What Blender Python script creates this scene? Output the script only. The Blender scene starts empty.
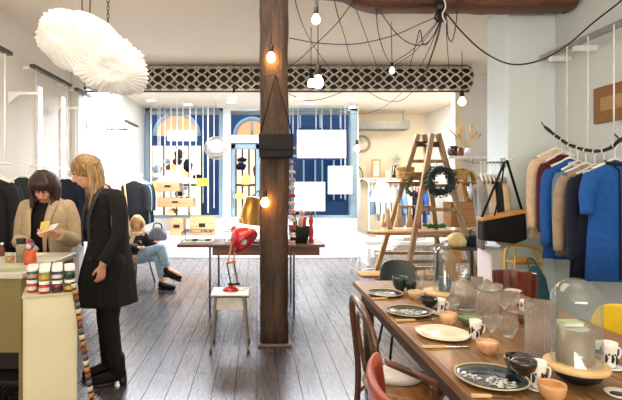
import bpy, bmesh, math, random
from mathutils import Vector, Matrix
R = math.radians
PI = math.pi
F = 470.0
HZ = 1.5
rnd = random.Random(7)
C = bpy.context.scene.collection


def W(x, y, Y):
    return Vector(((x - 257) * Y / F, Y, HZ - (y - 185) * Y / F))


def onz(x, y, z):
    return W(x, y, (HZ - z) * F / (y - 185))


def hexc(h):
    v = [int(h[i:i + 2], 16) / 255 for i in (0, 2, 4)]
    return [(c / 12.92 if c <= .04045 else ((c + .055) / 1.055) ** 2.4) for c in v] + [1]


# ---------------------------------------------------------------- materials
MATS = {}


def newmat(name):
    m = bpy.data.materials.new(name)
    m.use_nodes = True
    nt = m.node_tree
    b = nt.nodes['Principled BSDF']
    return m, nt, b


def coords(nt, scale=(1, 1, 1), rot=(0, 0, 0)):
    tc = nt.nodes.new('ShaderNodeTexCoord')
    mp = nt.nodes.new('ShaderNodeMapping')
    mp.inputs['Scale'].default_value = scale
    mp.inputs['Rotation'].default_value = rot
    nt.links.new(tc.outputs['Object'], mp.inputs['Vector'])
    return mp.outputs['Vector']


def ramp(nt, fac, stops):
    r = nt.nodes.new('ShaderNodeValToRGB')
    e = r.color_ramp.elements
    while len(e) < len(stops):
        e.new(.5)
    for i, (p, c) in enumerate(stops):
        e[i].position = p
        e[i].color = hexc(c) if isinstance(c, str) else c
    nt.links.new(fac, r.inputs['Fac'])
    return r.outputs['Color']


def bump(nt, b, h, strength=.2, dist=.01):
    n = nt.nodes.new('ShaderNodeBump')
    n.inputs['Strength'].default_value = strength
    n.inputs['Distance'].default_value = dist
    nt.links.new(h, n.inputs['Height'])
    nt.links.new(n.outputs['Normal'], b.inputs['Normal'])


def noise(nt, vec, scale, detail=3, rough=.5):
    n = nt.nodes.new('ShaderNodeTexNoise')
    n.inputs['Scale'].default_value = scale
    n.inputs['Detail'].default_value = detail
    n.inputs['Roughness'].default_value = rough
    nt.links.new(vec, n.inputs['Vector'])
    return n.outputs['Fac']


def mixc(c, k):
    return [min(1, c[0] * k), min(1, c[1] * k), min(1, c[2] * k), 1]


def plain(name, col, rough=.5, metal=0, var=.12, scale=12, bmp=0, coat=0, emis=None, estr=0, sheen=0):
    if name in MATS:
        return MATS[name]
    m, nt, b = newmat(name)
    c = hexc(col)
    v = coords(nt)
    n = noise(nt, v, scale)
    nt.links.new(ramp(nt, n, [(.3, mixc(c, 1 - var)), (.7, mixc(c, 1 + var))]), b.inputs['Base Color'])
    b.inputs['Roughness'].default_value = rough
    b.inputs['Metallic'].default_value = metal
    b.inputs['Coat Weight'].default_value = coat
    if sheen:
        b.inputs['Sheen Weight'].default_value = sheen
    if bmp:
        bump(nt, b, noise(nt, v, scale * 6), bmp)
    if emis:
        b.inputs['Emission Color'].default_value = hexc(emis)
        b.inputs['Emission Strength'].default_value = estr
    MATS[name] = m
    return m


def wood(name, dark, light, axis='z', rough=.5, grain=14, bmp=.25, coat=0, stretch=.06):
    if name in MATS:
        return MATS[name]
    m, nt, b = newmat(name)
    sc = {'x': (stretch, 1, 1), 'y': (1, stretch, 1), 'z': (1, 1, stretch)}[axis]
    v = coords(nt, sc)
    n = noise(nt, v, grain, 6, .65)
    n2 = noise(nt, v, grain * 7, 4, .6)
    mx = nt.nodes.new('ShaderNodeMath')
    mx.operation = 'MULTIPLY_ADD'
    mx.inputs[1].default_value = .35
    nt.links.new(n2, mx.inputs[0])
    ml = nt.nodes.new('ShaderNodeMath')
    ml.operation = 'MULTIPLY'
    ml.inputs[1].default_value = .7
    nt.links.new(n, ml.inputs[0])
    nt.links.new(ml.outputs[0], mx.inputs[2])
    nt.links.new(ramp(nt, mx.outputs[0], [(.36, dark), (.66, light)]), b.inputs['Base Color'])
    b.inputs['Roughness'].default_value = rough
    b.inputs['Coat Weight'].default_value = coat
    bump(nt, b, mx.outputs[0], bmp)
    MATS[name] = m
    return m


def glow(name, col, s):
    if name in MATS:
        return MATS[name]
    m, nt, b = newmat(name)
    b.inputs['Base Color'].default_value = hexc(col)
    b.inputs['Emission Color'].default_value = hexc(col)
    b.inputs['Emission Strength'].default_value = s
    MATS[name] = m
    return m


def thin_glass(name, tint='ffffff', refl=1.0, bmp=0, edge=.55, haze=0):
    if name in MATS:
        return MATS[name]
    m, nt, b = newmat(name)
    nt.nodes.remove(b)
    out = nt.nodes['Material Output']
    t = nt.nodes.new('ShaderNodeBsdfTransparent')
    t.inputs['Color'].default_value = hexc(tint)
    g = nt.nodes.new('ShaderNodeBsdfGlossy')
    g.inputs['Roughness'].default_value = .03
    f = nt.nodes.new('ShaderNodeLayerWeight')
    f.inputs['Blend'].default_value = .5
    pw = nt.nodes.new('ShaderNodeMath')
    pw.operation = 'POWER'
    pw.inputs[1].default_value = 4
    nt.links.new(f.outputs['Facing'], pw.inputs[0])
    k = nt.nodes.new('ShaderNodeMath')
    k.operation = 'MULTIPLY_ADD'
    k.use_clamp = True
    k.inputs[1].default_value = edge
    k.inputs[2].default_value = .045 * refl
    mx = nt.nodes.new('ShaderNodeMixShader')
    nt.links.new(pw.outputs[0], k.inputs[0])
    nt.links.new(k.outputs[0], mx.inputs[0])
    nt.links.new(t.outputs[0], mx.inputs[1])
    nt.links.new(g.outputs[0], mx.inputs[2])
    nt.links.new(mx.outputs[0], out.inputs['Surface'])
    if haze:
        tl = nt.nodes.new('ShaderNodeBsdfTranslucent')
        df = nt.nodes.new('ShaderNodeBsdfDiffuse')
        m1, m2 = nt.nodes.new('ShaderNodeMixShader'), nt.nodes.new('ShaderNodeMixShader')
        m2.inputs[0].default_value = haze
        nt.links.new(tl.outputs[0], m1.inputs[1])
        nt.links.new(df.outputs[0], m1.inputs[2])
        nt.links.new(mx.outputs[0], m2.inputs[1])
        nt.links.new(m1.outputs[0], m2.inputs[2])
        nt.links.new(m2.outputs[0], out.inputs['Surface'])
    if bmp:
        bn = nt.nodes.new('ShaderNodeBump')
        bn.inputs['Strength'].default_value = bmp
        bn.inputs['Distance'].default_value = .004
        vo = nt.nodes.new('ShaderNodeTexVoronoi')
        vo.inputs['Scale'].default_value = 70
        nt.links.new(coords(nt), vo.inputs['Vector'])
        nt.links.new(vo.outputs['Distance'], bn.inputs['Height'])
        nt.links.new(bn.outputs[0], g.inputs['Normal'])
        nt.links.new(bn.outputs[0], f.inputs['Normal'])
    MATS[name] = m
    return m


def cut_glass(name):
    m, nt, b = newmat(name)
    nt.nodes.remove(b)
    g = nt.nodes.new('ShaderNodeBsdfGlass')
    g.inputs['IOR'].default_value = 1.48
    g.inputs['Roughness'].default_value = .02
    t = nt.nodes.new('ShaderNodeBsdfTransparent')
    mx = nt.nodes.new('ShaderNodeMixShader')
    mx.inputs[0].default_value = .35
    nt.links.new(g.outputs[0], mx.inputs[1])
    nt.links.new(t.outputs[0], mx.inputs[2])
    tl = nt.nodes.new('ShaderNodeBsdfTranslucent')
    df = nt.nodes.new('ShaderNodeBsdfDiffuse')
    m1, m2 = nt.nodes.new('ShaderNodeMixShader'), nt.nodes.new('ShaderNodeMixShader')
    vo = nt.nodes.new('ShaderNodeTexVoronoi')
    vo.inputs['Scale'].default_value = 38
    nt.links.new(coords(nt), vo.inputs['Vector'])
    bn = nt.nodes.new('ShaderNodeBump')
    bn.inputs['Strength'].default_value = 1.0
    bn.inputs['Distance'].default_value = .004
    nt.links.new(vo.outputs['Distance'], bn.inputs['Height'])
    nt.links.new(bn.outputs[0], g.inputs['Normal'])
    nt.links.new(tl.outputs[0], m1.inputs[1])
    nt.links.new(df.outputs[0], m1.inputs[2])
    m2.inputs[0].default_value = .06
    nt.links.new(mx.outputs[0], m2.inputs[1])
    nt.links.new(m1.outputs[0], m2.inputs[2])
    nt.links.new(m2.outputs[0], nt.nodes['Material Output'].inputs['Surface'])
    return m


# ---------------------------------------------------------------- mesh builder
def frame_from(d):
    d = d.normalized()
    u = Vector((0, 0, 1)) if abs(d.z) < .95 else Vector((1, 0, 0))
    a = d.cross(u).normalized()
    return a, a.cross(d).normalized()


class B:
    def __init__(s, M=None):
        s.bm = bmesh.new()
        s.M = M or Matrix.Identity(4)
        s.flat = set()

    def v(s, p):
        return s.bm.verts.new(s.M @ Vector(p))

    def f(s, vs, flat=False, mi=0):
        try:
            fc = s.bm.faces.new(vs)
        except ValueError:
            return None
        fc.smooth = not flat
        fc.material_index = mi
        return fc

    def box(s, x0, x1, y0, y1, z0, z1, mi=0):
        P = [s.v(p) for p in ((x0, y0, z0), (x1, y0, z0), (x1, y1, z0), (x0, y1, z0), (x0, y0, z1), (x1, y0, z1), (x1, y1, z1), (x0, y1, z1))]
        for q in ((0, 3, 2, 1), (4, 5, 6, 7), (0, 1, 5, 4), (1, 2, 6, 5), (2, 3, 7, 6), (3, 0, 4, 7)):
            s.f([P[i] for i in q], True, mi)
        return s

    def bar(s, p0, p1, w, d, side=None, w1=None, d1=None, mi=0):
        p0, p1 = Vector(p0), Vector(p1)
        ax = (p1 - p0).normalized()
        if side is None:
            a, b = frame_from(ax)
        else:
            a = Vector(side)
            a = (a - ax * a.dot(ax)).normalized()
            b = a.cross(ax).normalized()
        w1 = w if w1 is None else w1
        d1 = d if d1 is None else d1
        P = []
        for p, ww, dd in ((p0, w, d), (p1, w1, d1)):
            for i, j in ((-1, -1), (1, -1), (1, 1), (-1, 1)):
                P.append(s.v(p + a * (i * ww / 2) + b * (j * dd / 2)))
        for q in ((0, 3, 2, 1), (4, 5, 6, 7), (0, 1, 5, 4), (1, 2, 6, 5), (2, 3, 7, 6), (3, 0, 4, 7)):
            s.f([P[i] for i in q], True, mi)
        return s

    def tube(s, pts, r, seg=8, closed=False, mi=0, flatten=1.0):
        pts = [Vector(p) for p in pts]
        n = len(pts)
        rr = r if isinstance(r, (list, tuple)) else [r] * n
        rings = []
        a = None
        for i, p in enumerate(pts):
            if closed:
                t = pts[(i + 1) % n] - pts[i - 1]
            else:
                t = pts[min(i + 1, n - 1)] - pts[max(i - 1, 0)]
            if t.length < 1e-9:
                t = Vector((0, 0, 1))
            t.normalize()
            if a is None:
                a, b = frame_from(t)
            else:
                a = (a - t * a.dot(t))
                if a.length < 1e-6:
                    a, b = frame_from(t)
                a.normalize()
            b = t.cross(a).normalized()
            rings.append([s.v(p + (a * math.cos(k * 2 * PI / seg) + b * (flatten * math.sin(k * 2 * PI / seg))) * rr[i]) for k in range(seg)])
        m = n if closed else n - 1
        for i in range(m):
            q, w = rings[i], rings[(i + 1) % n]
            for k in range(seg):
                s.f([q[k], q[(k + 1) % seg], w[(k + 1) % seg], w[k]], mi=mi)
        if not closed:
            s.f(rings[0][::-1], mi=mi)
            s.f(rings[-1], mi=mi)
        return s

    def ball(s, c, r, rot=None, seg=14, rings=9, mi=0):
        r = (r, r, r) if isinstance(r, (int, float)) else r
        Q = rot or Matrix.Identity(3)
        c = Vector(c)
        rows = []
        for i in range(rings + 1):
            th = PI * i / rings
            if i in (0, rings):
                rows.append([s.v(c + Q @ Vector((0, 0, r[2] * math.cos(th))))])
            else:
                rows.append([s.v(c + Q @ Vector((r[0] * math.sin(th) * math.cos(2 * PI * k / seg), r[1] * math.sin(th) * math.sin(2 * PI * k / seg), r[2] * math.cos(th)))) for k in range(seg)])
        for i in range(rings):
            a, b = rows[i], rows[i + 1]
            for k in range(seg):
                k2 = (k + 1) % seg
                if len(a) == 1:
                    s.f([a[0], b[k], b[k2]], mi=mi)
                elif len(b) == 1:
                    s.f([a[k], b[0], a[k2]], mi=mi)
                else:
                    s.f([a[k], b[k], b[k2], a[k2]], mi=mi)
        return s

    def cap(s, p0, p1, r0, r1, seg=12):
        p0, p1 = Vector(p0), Vector(p1)
        d = (p1 - p0)
        L = d.length
        d.normalize()
        pts, rr = [], []
        for t in (90, 60, 30):
            pts.append(p0 - d * r0 * math.sin(R(t)))
            rr.append(max(r0 * math.cos(R(t)), .0005))
        for k in range(5):
            pts.append(p0 + d * L * k / 4)
            rr.append(r0 + (r1 - r0) * k / 4)
        for t in (30, 60, 90):
            pts.append(p1 + d * r1 * math.sin(R(t)))
            rr.append(max(r1 * math.cos(R(t)), .0005))
        return s.tube(pts, rr, seg)

    def chain(s, pts, rs, seg=12):
        for i in range(len(pts) - 1):
            s.cap(pts[i], pts[i + 1], rs[i], rs[i + 1], seg)
        return s

    def lathe(s, prof, c=(0, 0, 0), seg=28, rib=0, nrib=12, ax=None, mi=0):
        c = Vector(c)
        Q = ax or Matrix.Identity(3)
        rows = []
        for r, z in prof:
            if r < 1e-5:
                rows.append([s.v(c + Q @ Vector((0, 0, z)))])
            else:
                rows.append([s.v(c + Q @ Vector((r * (1 + rib * math.cos(nrib * 2 * PI * k / seg)) * math.cos(2 * PI * k / seg), r * (1 + rib * math.cos(nrib * 2 * PI * k / seg)) * math.sin(2 * PI * k / seg), z))) for k in range(seg)])
        for a, b in zip(rows, rows[1:]):
            for k in range(seg):
                k2 = (k + 1) % seg
                if len(a) == 1 and len(b) == 1:
                    continue
                if len(a) == 1:
                    s.f([a[0], b[k2], b[k]], mi=mi)
                elif len(b) == 1:
                    s.f([a[k], a[k2], b[0]], mi=mi)
                else:
                    s.f([a[k], a[k2], b[k2], b[k]], mi=mi)
        return s

    def loft(s, rings, seg=24, capends=True, mi=0):
        """rings: (cx,cy,cz,rx,ry[,func]) in local XY planes"""
        rows = []
        for q in rings:
            cx, cy, cz, rx, ry = q[:5]
            fn = q[5] if len(q) > 5 else None
            row = []
            for k in range(seg):
                a = 2 * PI * k / seg
                m = fn(a) if fn else 1
                row.append(s.v((cx + rx * m * math.cos(a), cy + ry * m * math.sin(a), cz)))
            rows.append(row)
        for a, b in zip(rows, rows[1:]):
            for k in range(seg):
                s.f([a[k], a[(k + 1) % seg], b[(k + 1) % seg], b[k]], mi=mi)
        if capends:
            s.f(rows[0][::-1], mi=mi)
            s.f(rows[-1], mi=mi)
        return s

    def prism(s, poly, z0, z1, axis='z', mi=0):
        def P(a, b, c):
            return {'z': (a, b, c), 'y': (a, c, b), 'x': (c, a, b)}[axis]
        lo = [s.v(P(a, b, z0)) for a, b in poly]
        hi = [s.v(P(a, b, z1)) for a, b in poly]
        s.f(lo[::-1], True, mi)
        s.f(hi, True, mi)
        n = len(poly)
        for i in range(n):
            s.f([lo[i], lo[(i + 1) % n], hi[(i + 1) % n], hi[i]], True, mi)
        return s

    def sheet(s, fn, nu, nv, mi=0):
        g = [[s.v(fn(i / nu, j / nv)) for j in range(nv + 1)] for i in range(nu + 1)]
        for i in range(nu):
            for j in range(nv):
                s.f([g[i][j], g[i + 1][j], g[i + 1][j + 1], g[i][j + 1]], mi=mi)
        return s

    def build(s, name, mat, parent=None, bevel=0, solid=0, voxel=0, sm=0, sub=0, label=None, loc=None, rz=0):
        bmesh.ops.recalc_face_normals(s.bm, faces=s.bm.faces)
        me = bpy.data.meshes.new(name)
        s.bm.to_mesh(me)
        s.bm.free()
        for m in (mat if isinstance(mat, (list, tuple)) else [mat]):
            me.materials.append(m)
        o = bpy.data.objects.new(name, me)
        C.objects.link(o)
        if parent:
            o.parent = parent
        if loc is not None:
            o.location = loc
        o.rotation_euler[2] = rz
        if solid:
            q = o.modifiers.new('solid', 'SOLIDIFY')
            q.thickness = solid
            q.offset = 0
        if bevel:
            q = o.modifiers.new('bevel', 'BEVEL')
            q.width = bevel
            q.segments = 2
            q.limit_method = 'ANGLE'
        if sub:
            q = o.modifiers.new('sub', 'SUBSURF')
            q.levels = q.render_levels = sub
        if voxel:
            q = o.modifiers.new('remesh', 'REMESH')
            q.mode = 'VOXEL'
            q.voxel_size = voxel
            q.use_smooth_shade = True
        if sm:
            q = o.modifiers.new('smooth', 'SMOOTH')
            q.factor = .5
            q.iterations = sm
        if label:
            o['label'] = label
        return o


def tag(o, label, cat, group=None, kind=None):
    o['label'] = label
    o['category'] = cat
    if group:
        o['group'] = group
    if kind:
        o['kind'] = kind
    return o


def thing(name, label, cat, loc=(0, 0, 0), rz=0, group=None):
    o = bpy.data.objects.new(name, None)
    o.empty_display_size = .05
    C.objects.link(o)
    o.location = loc
    o.rotation_euler = (0, 0, rz)
    return tag(o, label, cat, group)


def struct(b, name, mat, **k):
    o = b.build(name, mat, **k)
    if not o.parent:
        o['kind'] = 'structure'
    return o


def dup(root, loc, rz=None, label=None, group=None, scale=None):
    kids = [c for c in C.objects if c.parent == root]
    r = root.copy()
    C.objects.link(r)
    r.location = loc
    if rz is not None:
        r.rotation_euler = (0, 0, rz)
    if label:
        r['label'] = label
    if group:
        r['group'] = group
    if scale:
        r.scale = scale
    for ch in kids:
        c = ch.copy()
        C.objects.link(c)
        c.parent = r
        for g in [g for g in C.objects if g.parent == ch]:
            d = g.copy()
            C.objects.link(d)
            d.parent = c
    return r


def smoothpts(pts, n=8):
    """catmull-rom"""
    pts = [Vector(p) for p in pts]
    P = [pts[0] * 2 - pts[1]] + pts + [pts[-1] * 2 - pts[-2]]
    out = []
    for i in range(1, len(P) - 2):
        for k in range(n):
            t = k / n
            a, b, c, d = P[i - 1], P[i], P[i + 1], P[i + 2]
            out.append(.5 * ((2 * b) + (c - a) * t + (2 * a - 5 * b + 4 * c - d) * t * t + (3 * b - a - 3 * c + d) * t ** 3))
    out.append(pts[-1])
    return out


# materials used widely
white_wall = plain('white_paint', 'eeebe6', .6, var=.02, scale=2, bmp=.03)
cool_lit_wall = plain('cool_light_tinted_paint', 'dcebee', .6, var=.02, scale=2, bmp=.03)  # blue of cool daylight on the column, put into its colour
cream_ceil = plain('cream_ceiling_paint', 'efe4d2', .7, var=.02, scale=1.5)
beige_wall = plain('beige_paint', 'f0e4c8', .7, var=.03, scale=2)
grey_wall = plain('grey_white_paint', 'd9d6cf', .6, var=.03, scale=2)
white_gloss = plain('white_gloss', 'f1f1ee', .3, var=.02)
black_metal = plain('black_metal', '1a1919', .45, .3)
black_plastic = plain('black_plastic', '121212', .4)
chrome = plain('brushed_steel', 'a9a9a8', .3, 1)
cord_mat = plain('black_cable', '221c19', .6)
white_cord = plain('white_cord', 'f4f4f2', .6)
leather_black = plain('black_leather', '08080b', .6, bmp=.2, scale=30)
leather_black.node_tree.nodes['Principled BSDF'].inputs['Specular IOR Level'].default_value = .3
# ================================================================ SETTING
XL, XR, ZC, YW = -2.75, 3.117, 3.38, 11.5


def floor_mat():
    m, nt, b = newmat('dark_laminate_planks')
    tc = nt.nodes.new('ShaderNodeTexCoord')
    sp = nt.nodes.new('ShaderNodeSeparateXYZ')
    cb = nt.nodes.new('ShaderNodeCombineXYZ')
    nt.links.new(tc.outputs['Object'], sp.inputs[0])
    nt.links.new(sp.outputs['Y'], cb.inputs['X'])
    nt.links.new(sp.outputs['X'], cb.inputs['Y'])
    br = nt.nodes.new('ShaderNodeTexBrick')
    br.offset = .38
    br.offset_frequency = 2
    br.inputs['Color1'].default_value = hexc('514a4c')
    br.inputs['Color2'].default_value = hexc('3d383b')
    br.inputs['Mortar'].default_value = hexc('0c0a0a')
    br.inputs['Scale'].default_value = 1
    br.inputs['Mortar Size'].default_value = .0022
    br.inputs['Bias'].default_value = 0
    br.inputs['Brick Width'].default_value = 1.25
    br.inputs['Row Height'].default_value = .162
    nt.links.new(cb.outputs[0], br.inputs['Vector'])
    mp = nt.nodes.new('ShaderNodeMapping')
    mp.inputs['Scale'].default_value = (1.2, 14, 1)
    nt.links.new(cb.outputs[0], mp.inputs['Vector'])
    n = noise(nt, mp.outputs[0], 3, 2, .5)
    mx = nt.nodes.new('ShaderNodeMix')
    mx.data_type = 'RGBA'
    mx.blend_type = 'OVERLAY'
    mx.inputs[0].default_value = .22
    nt.links.new(br.outputs['Color'], mx.inputs[6])
    nt.links.new(ramp(nt, n, [(.3, '3a3a3a'), (.7, 'b0b0b0')]), mx.inputs[7])
    nt.links.new(mx.outputs[2], b.inputs['Base Color'])
    rr = ramp(nt, n, [(.3, (.25, .25, .25, 1)), (.7, (.3, .3, .3, 1))])
    nt.links.new(rr, b.inputs['Roughness'])
    for nm, k in (('Specular IOR Level', .95), ('Coat Weight', .5)):
        g = nt.nodes.new('ShaderNodeMath')
        g.operation = 'MULTIPLY_ADD'
        g.inputs[1].default_value = -k
        g.inputs[2].default_value = k
        nt.links.new(br.outputs['Fac'], g.inputs[0])
        nt.links.new(g.outputs[0], b.inputs[nm])
    b.inputs['Coat Roughness'].default_value = .22
    bn = nt.nodes.new('ShaderNodeBump')
    bn.inputs['Strength'].default_value = .1
    bn.inputs['Distance'].default_value = .004
    nt.links.new(br.outputs['Fac'], bn.inputs['Height'])
    bn.invert = True
    nt.links.new(bn.outputs[0], b.inputs['Normal'])
    return m


struct(B().box(XL - .1, 4.7, -3, 12.6, -.1, 0), 'floor', floor_mat())
struct(B().box(XL - .2, 4.7, -3.1, 12.6, ZC, ZC + .12), 'ceiling', cream_ceil)
struct(B().box(XL - .1, XL, -3, YW, 0, ZC), 'wall_left', grey_wall)
struct(B().box(XL - .1, 4.7, -3.1, -3, 0, ZC), 'wall_rear', white_wall)
# right hand wall up to the pale column, then the deeper bay
struct(B().box(XR, XR + .12, -3, 5.35, 0, ZC), 'wall_right', plain('pale_blue_grey_paint', 'cfd8da', .6, var=.02, scale=2, bmp=.03))
struct(B().box(2.617, XR, 4.9, 5.35, 0, ZC), 'wall_column', cool_lit_wall, bevel=.01)
struct(B().box(XR, 4.62, 5.35, 5.45, 0, ZC), 'wall_right_return', white_wall)
struct(B().box(4.5, 4.62, 5.45, 12.5, 0, ZC), 'wall_bay_right', white_wall)
struct(B().box(3.45, 4.5, 7.95, 8.05, 0, ZC), 'wall_bay_front', white_wall)
struct(B().box(3.33, 3.45, 7.9, 8.06, 0, ZC), 'trim_1', beige_wall)
struct(B().box(2.46, 4.62, 12.5, 12.6, 0, ZC), 'wall_bay_back', beige_wall)
struct(B().box(2.44, 2.5, 11.56, 12.5, 0, ZC), 'wall_bay_left', white_wall)
# left wall strips
for i, (Y, w) in enumerate(((6.95, .12), (9.0, .06))):
    struct(B().box(XL, XL + .12, Y, Y + w * 1.6, 0, ZC), 'trim_%d' % (i + 2), grey_wall)
struct(B().box(XL, XL + .03, 4.0, 11.4, .0, .09), 'baseboard_left', white_gloss, bevel=.004)
struct(B().box(XR - .015, XR, -3, 4.9, 0, .09), 'baseboard_right', white_gloss, bevel=.004)

# shopfront wall under the glazing and raised display platform
struct(B().box(XL, 2.44, YW, YW + .12, 0, .7), 'wall_back', white_wall)
struct(B().box(XL, 2.42, 9.66, YW, 0, .39), 'trim_4', white_gloss, bevel=.01)
frame_m = plain('pale_blue_grey_frame', 'dfe9ec', .4, var=.03)
dframe_m = plain('slate_blue_frame', '8299a6', .4, var=.05)
pane_m = thin_glass('window_pane', 'f4f9fb', .0, edge=.08)


def xw(x, Y=YW):
    return (x - 257) * Y / F


def zw(y, Y=YW):
    return HZ - (y - 185) * Y / F


def glazing(n, x0, x1, wide):
    fr = B()
    a, b = xw(x0), xw(x1)
    for c in (a, b - wide):
        fr.box(c, c + wide, YW + .0, YW + .1, .7, ZC)
    fr.box(a, b, YW - .03, YW + .12, .7, .76)
    fr.box(a, b, YW, YW + .1, ZC - .07, ZC)
    o = struct(fr, 'window_%d' % n, dframe_m, bevel=.006)
    o['kind'] = 'structure'
    B().box(a + wide, b - wide, YW + .045, YW + .055, .76, ZC - .07).build('window_pane', pane_m, o)
    return o


glazing(1, 145, 223, .1)
glazing(2, 266, 357, .16)
# door between the two windows, seen beside the pillar
d = B()
a, b = xw(223), xw(266)
d.box(a, a + .19, YW - .03, YW + .13, 0, ZC)
d.box(b - .14, b, YW - .03, YW + .13, 0, ZC)
d.box(a + .19, b - .14, YW - .03, YW + .13, zw(143), zw(135))
d.box(a + .19, b - .14, YW, YW + .1, ZC - .06, ZC)
dr = struct(d, 'door_1', frame_m, bevel=.006)
l = B()
l.box(a + .2, a + .3, YW + .02, YW + .08, .05, zw(144))
l.box(b - .25, b - .15, YW + .02, YW + .08, .05, zw(144))
l.box(a + .2, b - .15, YW + .02, YW + .08, .05, .7)
l.box(a + .2, b - .15, YW + .02, YW + .08, zw(149), zw(144))
l.build('door_leaf', dframe_m, dr, bevel=.004)
B().box(a + .3, b - .25, YW + .045, YW + .055, .7, zw(149)).build('door_pane', pane_m, dr)
B().box(a + .19, b - .14, YW + .045, YW + .055, zw(135), ZC - .06).build('transom_pane', pane_m, dr)
B().tube([(a + .25, YW - .02, .95), (a + .25, YW - .02, 1.35)], .014).build('door_handle', chrome, dr)

# ---------------------------------------------------------------- outside
asphalt = plain('wet_asphalt', '3c434c', .5, var=.2, bmp=.1)
struct(B().box(-14, 14, 12.6, 26, -.25, -.12), 'ground', asphalt)
fac = thing('shop_building', 'dark blue building with lit arched shop windows across the street', 'building', (0, 18, -.12))
navy = plain('navy_render', '3d5676', .7, var=.15, scale=1.5)
Yf = 18


def fx(x):
    return (x - 257) * Yf / F


def fz(y):
    return HZ - (y - 185) * Yf / F + .12


B().box(-13, 13, .0, .6, 0, 9).build('wall', navy, fac)
stone = plain('pale_stone', 'cfd0cc', .7, var=.1)
warm = glow('warm_shop_light', 'ffb267', 1.6)
cream = glow('cream_shop_light', 'ffe0b8', 1.05)
orange = glow('orange_window_light', 'f3935a', 1.3)
coolw = glow('white_shop_sign', 'e8f2fb', 1.8)
goods = [plain('goods_brown', '6b4630', .7), plain('goods_white', 'd8d2c8', .7), plain('goods_dark', '20242e', .7), plain('goods_rust', 'a65a2c', .7)]
for (x0, x1) in ((152, 202), (236, 262)):
    w = B().box(fx(x0), fx(x1), -.06, -.01, fz(222), fz(146)).build('lit_window', cream, fac)
    g = B()
    for k in range(5):
        xx = fx(x0) + (fx(x1) - fx(x0)) * k / 4
        g.box(xx - .03, xx + .03, -.12, -.05, fz(222), fz(146))
    g.box(fx(x0), fx(x1), -.12, -.05, fz(186), fz(184))
    g.build('glazing_bar', goods[0], w)
    for j in range(int((x1 - x0) / 3)):
        mm = rnd.choice(goods + [warm, warm])
        x = rnd.uniform(x0 + 2, x1 - 2)
        y = rnd.uniform(155, 215)
        hgt = rnd.uniform(.15, .5)
        B().loft([(fx(x), -.12, fz(y), .14, .05), (fx(x) + .02, -.12, fz(y) + hgt * .6, .2, .07), (fx(x), -.12, fz(y) + hgt, .06, .04)], 10).build('shop_goods', mm, w)
for (xc, rw) in ((177, 22), (252, 17)):
    b1, b2 = B(), B()
    pts = [(fx(xc) + rw * Yf / F * math.cos(t), fz(136) + rw * Yf / F * math.sin(t)) for t in [PI * i / 16 for i in range(17)]]
    b1.prism([(p[0] * 1, p[1]) for p in pts], -.05, .0, 'y')
    o = b1.build('arched_window', orange, fac)
    b2.tube([(p[0], -.06, p[1]) for p in pts], .09, 6)
    b2.tube([(fx(xc), -.06, fz(136)), (fx(xc), -.06, fz(136) + rw * Yf / F)], .06, 6)
    b2.build('arch_surround', stone, o)
B().box(fx(168), fx(197), -.14, -.02, fz(141), fz(131)).build('sign_board', coolw, fac)
B().box(fx(225), fx(262), -.1, -.02, fz(146), fz(141)).build('fascia', navy, fac)
for (x0, x1, y0, y1) in ((292, 315, 160, 215), (322, 345, 160, 200), (300, 340, 112, 128)):
    w = B().box(fx(x0), fx(x1), -.05, 0, fz(y1), fz(y0)).build('dark_window', plain('dark_blue_glass', '24476a', .2), fac)
    g = B()
    for xx in (x0, (x0 + x1) / 2, x1):
        g.box(fx(xx) - .03, fx(xx) + .03, -.09, -.04, fz(y1), fz(y0))
    g.build('window_bar', stone, w)

# ---------------------------------------------------------------- the old timber pillar and beam
old = wood('old_dark_timber', '0c0807', '57402f', 'z', .7, 18, 1.0, stretch=.12)


def hewn(pts, w, d, seed, up=(0, 0, 1), amp=.012, n=5):
    """rough squared log along pts"""
    rr = random.Random(seed)
    b = B()
    pts = smoothpts(pts, 6)
    rows = []
    for i, p in enumerate(pts):
        t = (pts[min(i + 1, len(pts) - 1)] - pts[max(i - 1, 0)]).normalized()
        a = Vector((0, 1, 0)) if abs(t.y) < .9 else Vector((1, 0, 0))
        a = (a - t * a.dot(t)).normalized()
        c = t.cross(a).normalized()
        row = []
        for (s1, s2) in ((-1, -1), (-.4, -1.02), (.4, -1.03), (1, -1), (1.03, -.3), (1.02, .4), (1, 1), (.3, 1.03), (-.4, 1.02), (-1, 1), (-1.03, .3), (-1.02, -.4)):
            k = .93 if abs(s1) == 1 and abs(s2) == 1 else 1
            row.append(b.v(p + a * (s1 * k * d / 2 + rr.uniform(-amp, amp)) + c * (s2 * k * w / 2 + rr.uniform(-amp, amp))))
        rows.append(row)
    for q, r_ in zip(rows, rows[1:]):
        for k in range(12):
            b.f([q[k], q[(k + 1) % 12], r_[(k + 1) % 12], r_[k]])
    b.f(rows[0][::-1])
    b.f(rows[-1])
    return b


pil = hewn([(.163, 4.49, 0.01), (.16, 4.49, .9), (.165, 4.49, 1.9), (.16, 4.49, 2.7), (.163, 4.49, ZC)], .262, .27, 3, amp=.006)
pil = pil.build('timber_pillar', old)
tag(pil, 'rough dark timber pillar standing in the middle of the shop floor', 'pillar')
struct(B().box(.008, .325, 4.33, 4.66, 0, .028), 'trim_5', plain('grey_brown_skirting', '6a5a52', .5), bevel=.008)
beam = hewn([(.33, 4.62, 3.5), (.85, 4.62, 3.46), (1.15, 4.62, 3.35), (1.7, 4.62, 3.345), (2.2, 4.62, 3.335), (2.6, 4.62, 3.34), (2.95, 4.62, 3.345), (3.09, 4.62, 3.35)], .27, .26, 11, amp=.01)
beam = beam.build('ceiling_beam', wood('old_beam_timber', '2c1a12', '7a4a34', 'x', .55, 9, .8, stretch=.08), sub=1)
tag(beam, 'rough reddish brown timber beam running along the ceiling', 'beam')

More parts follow.
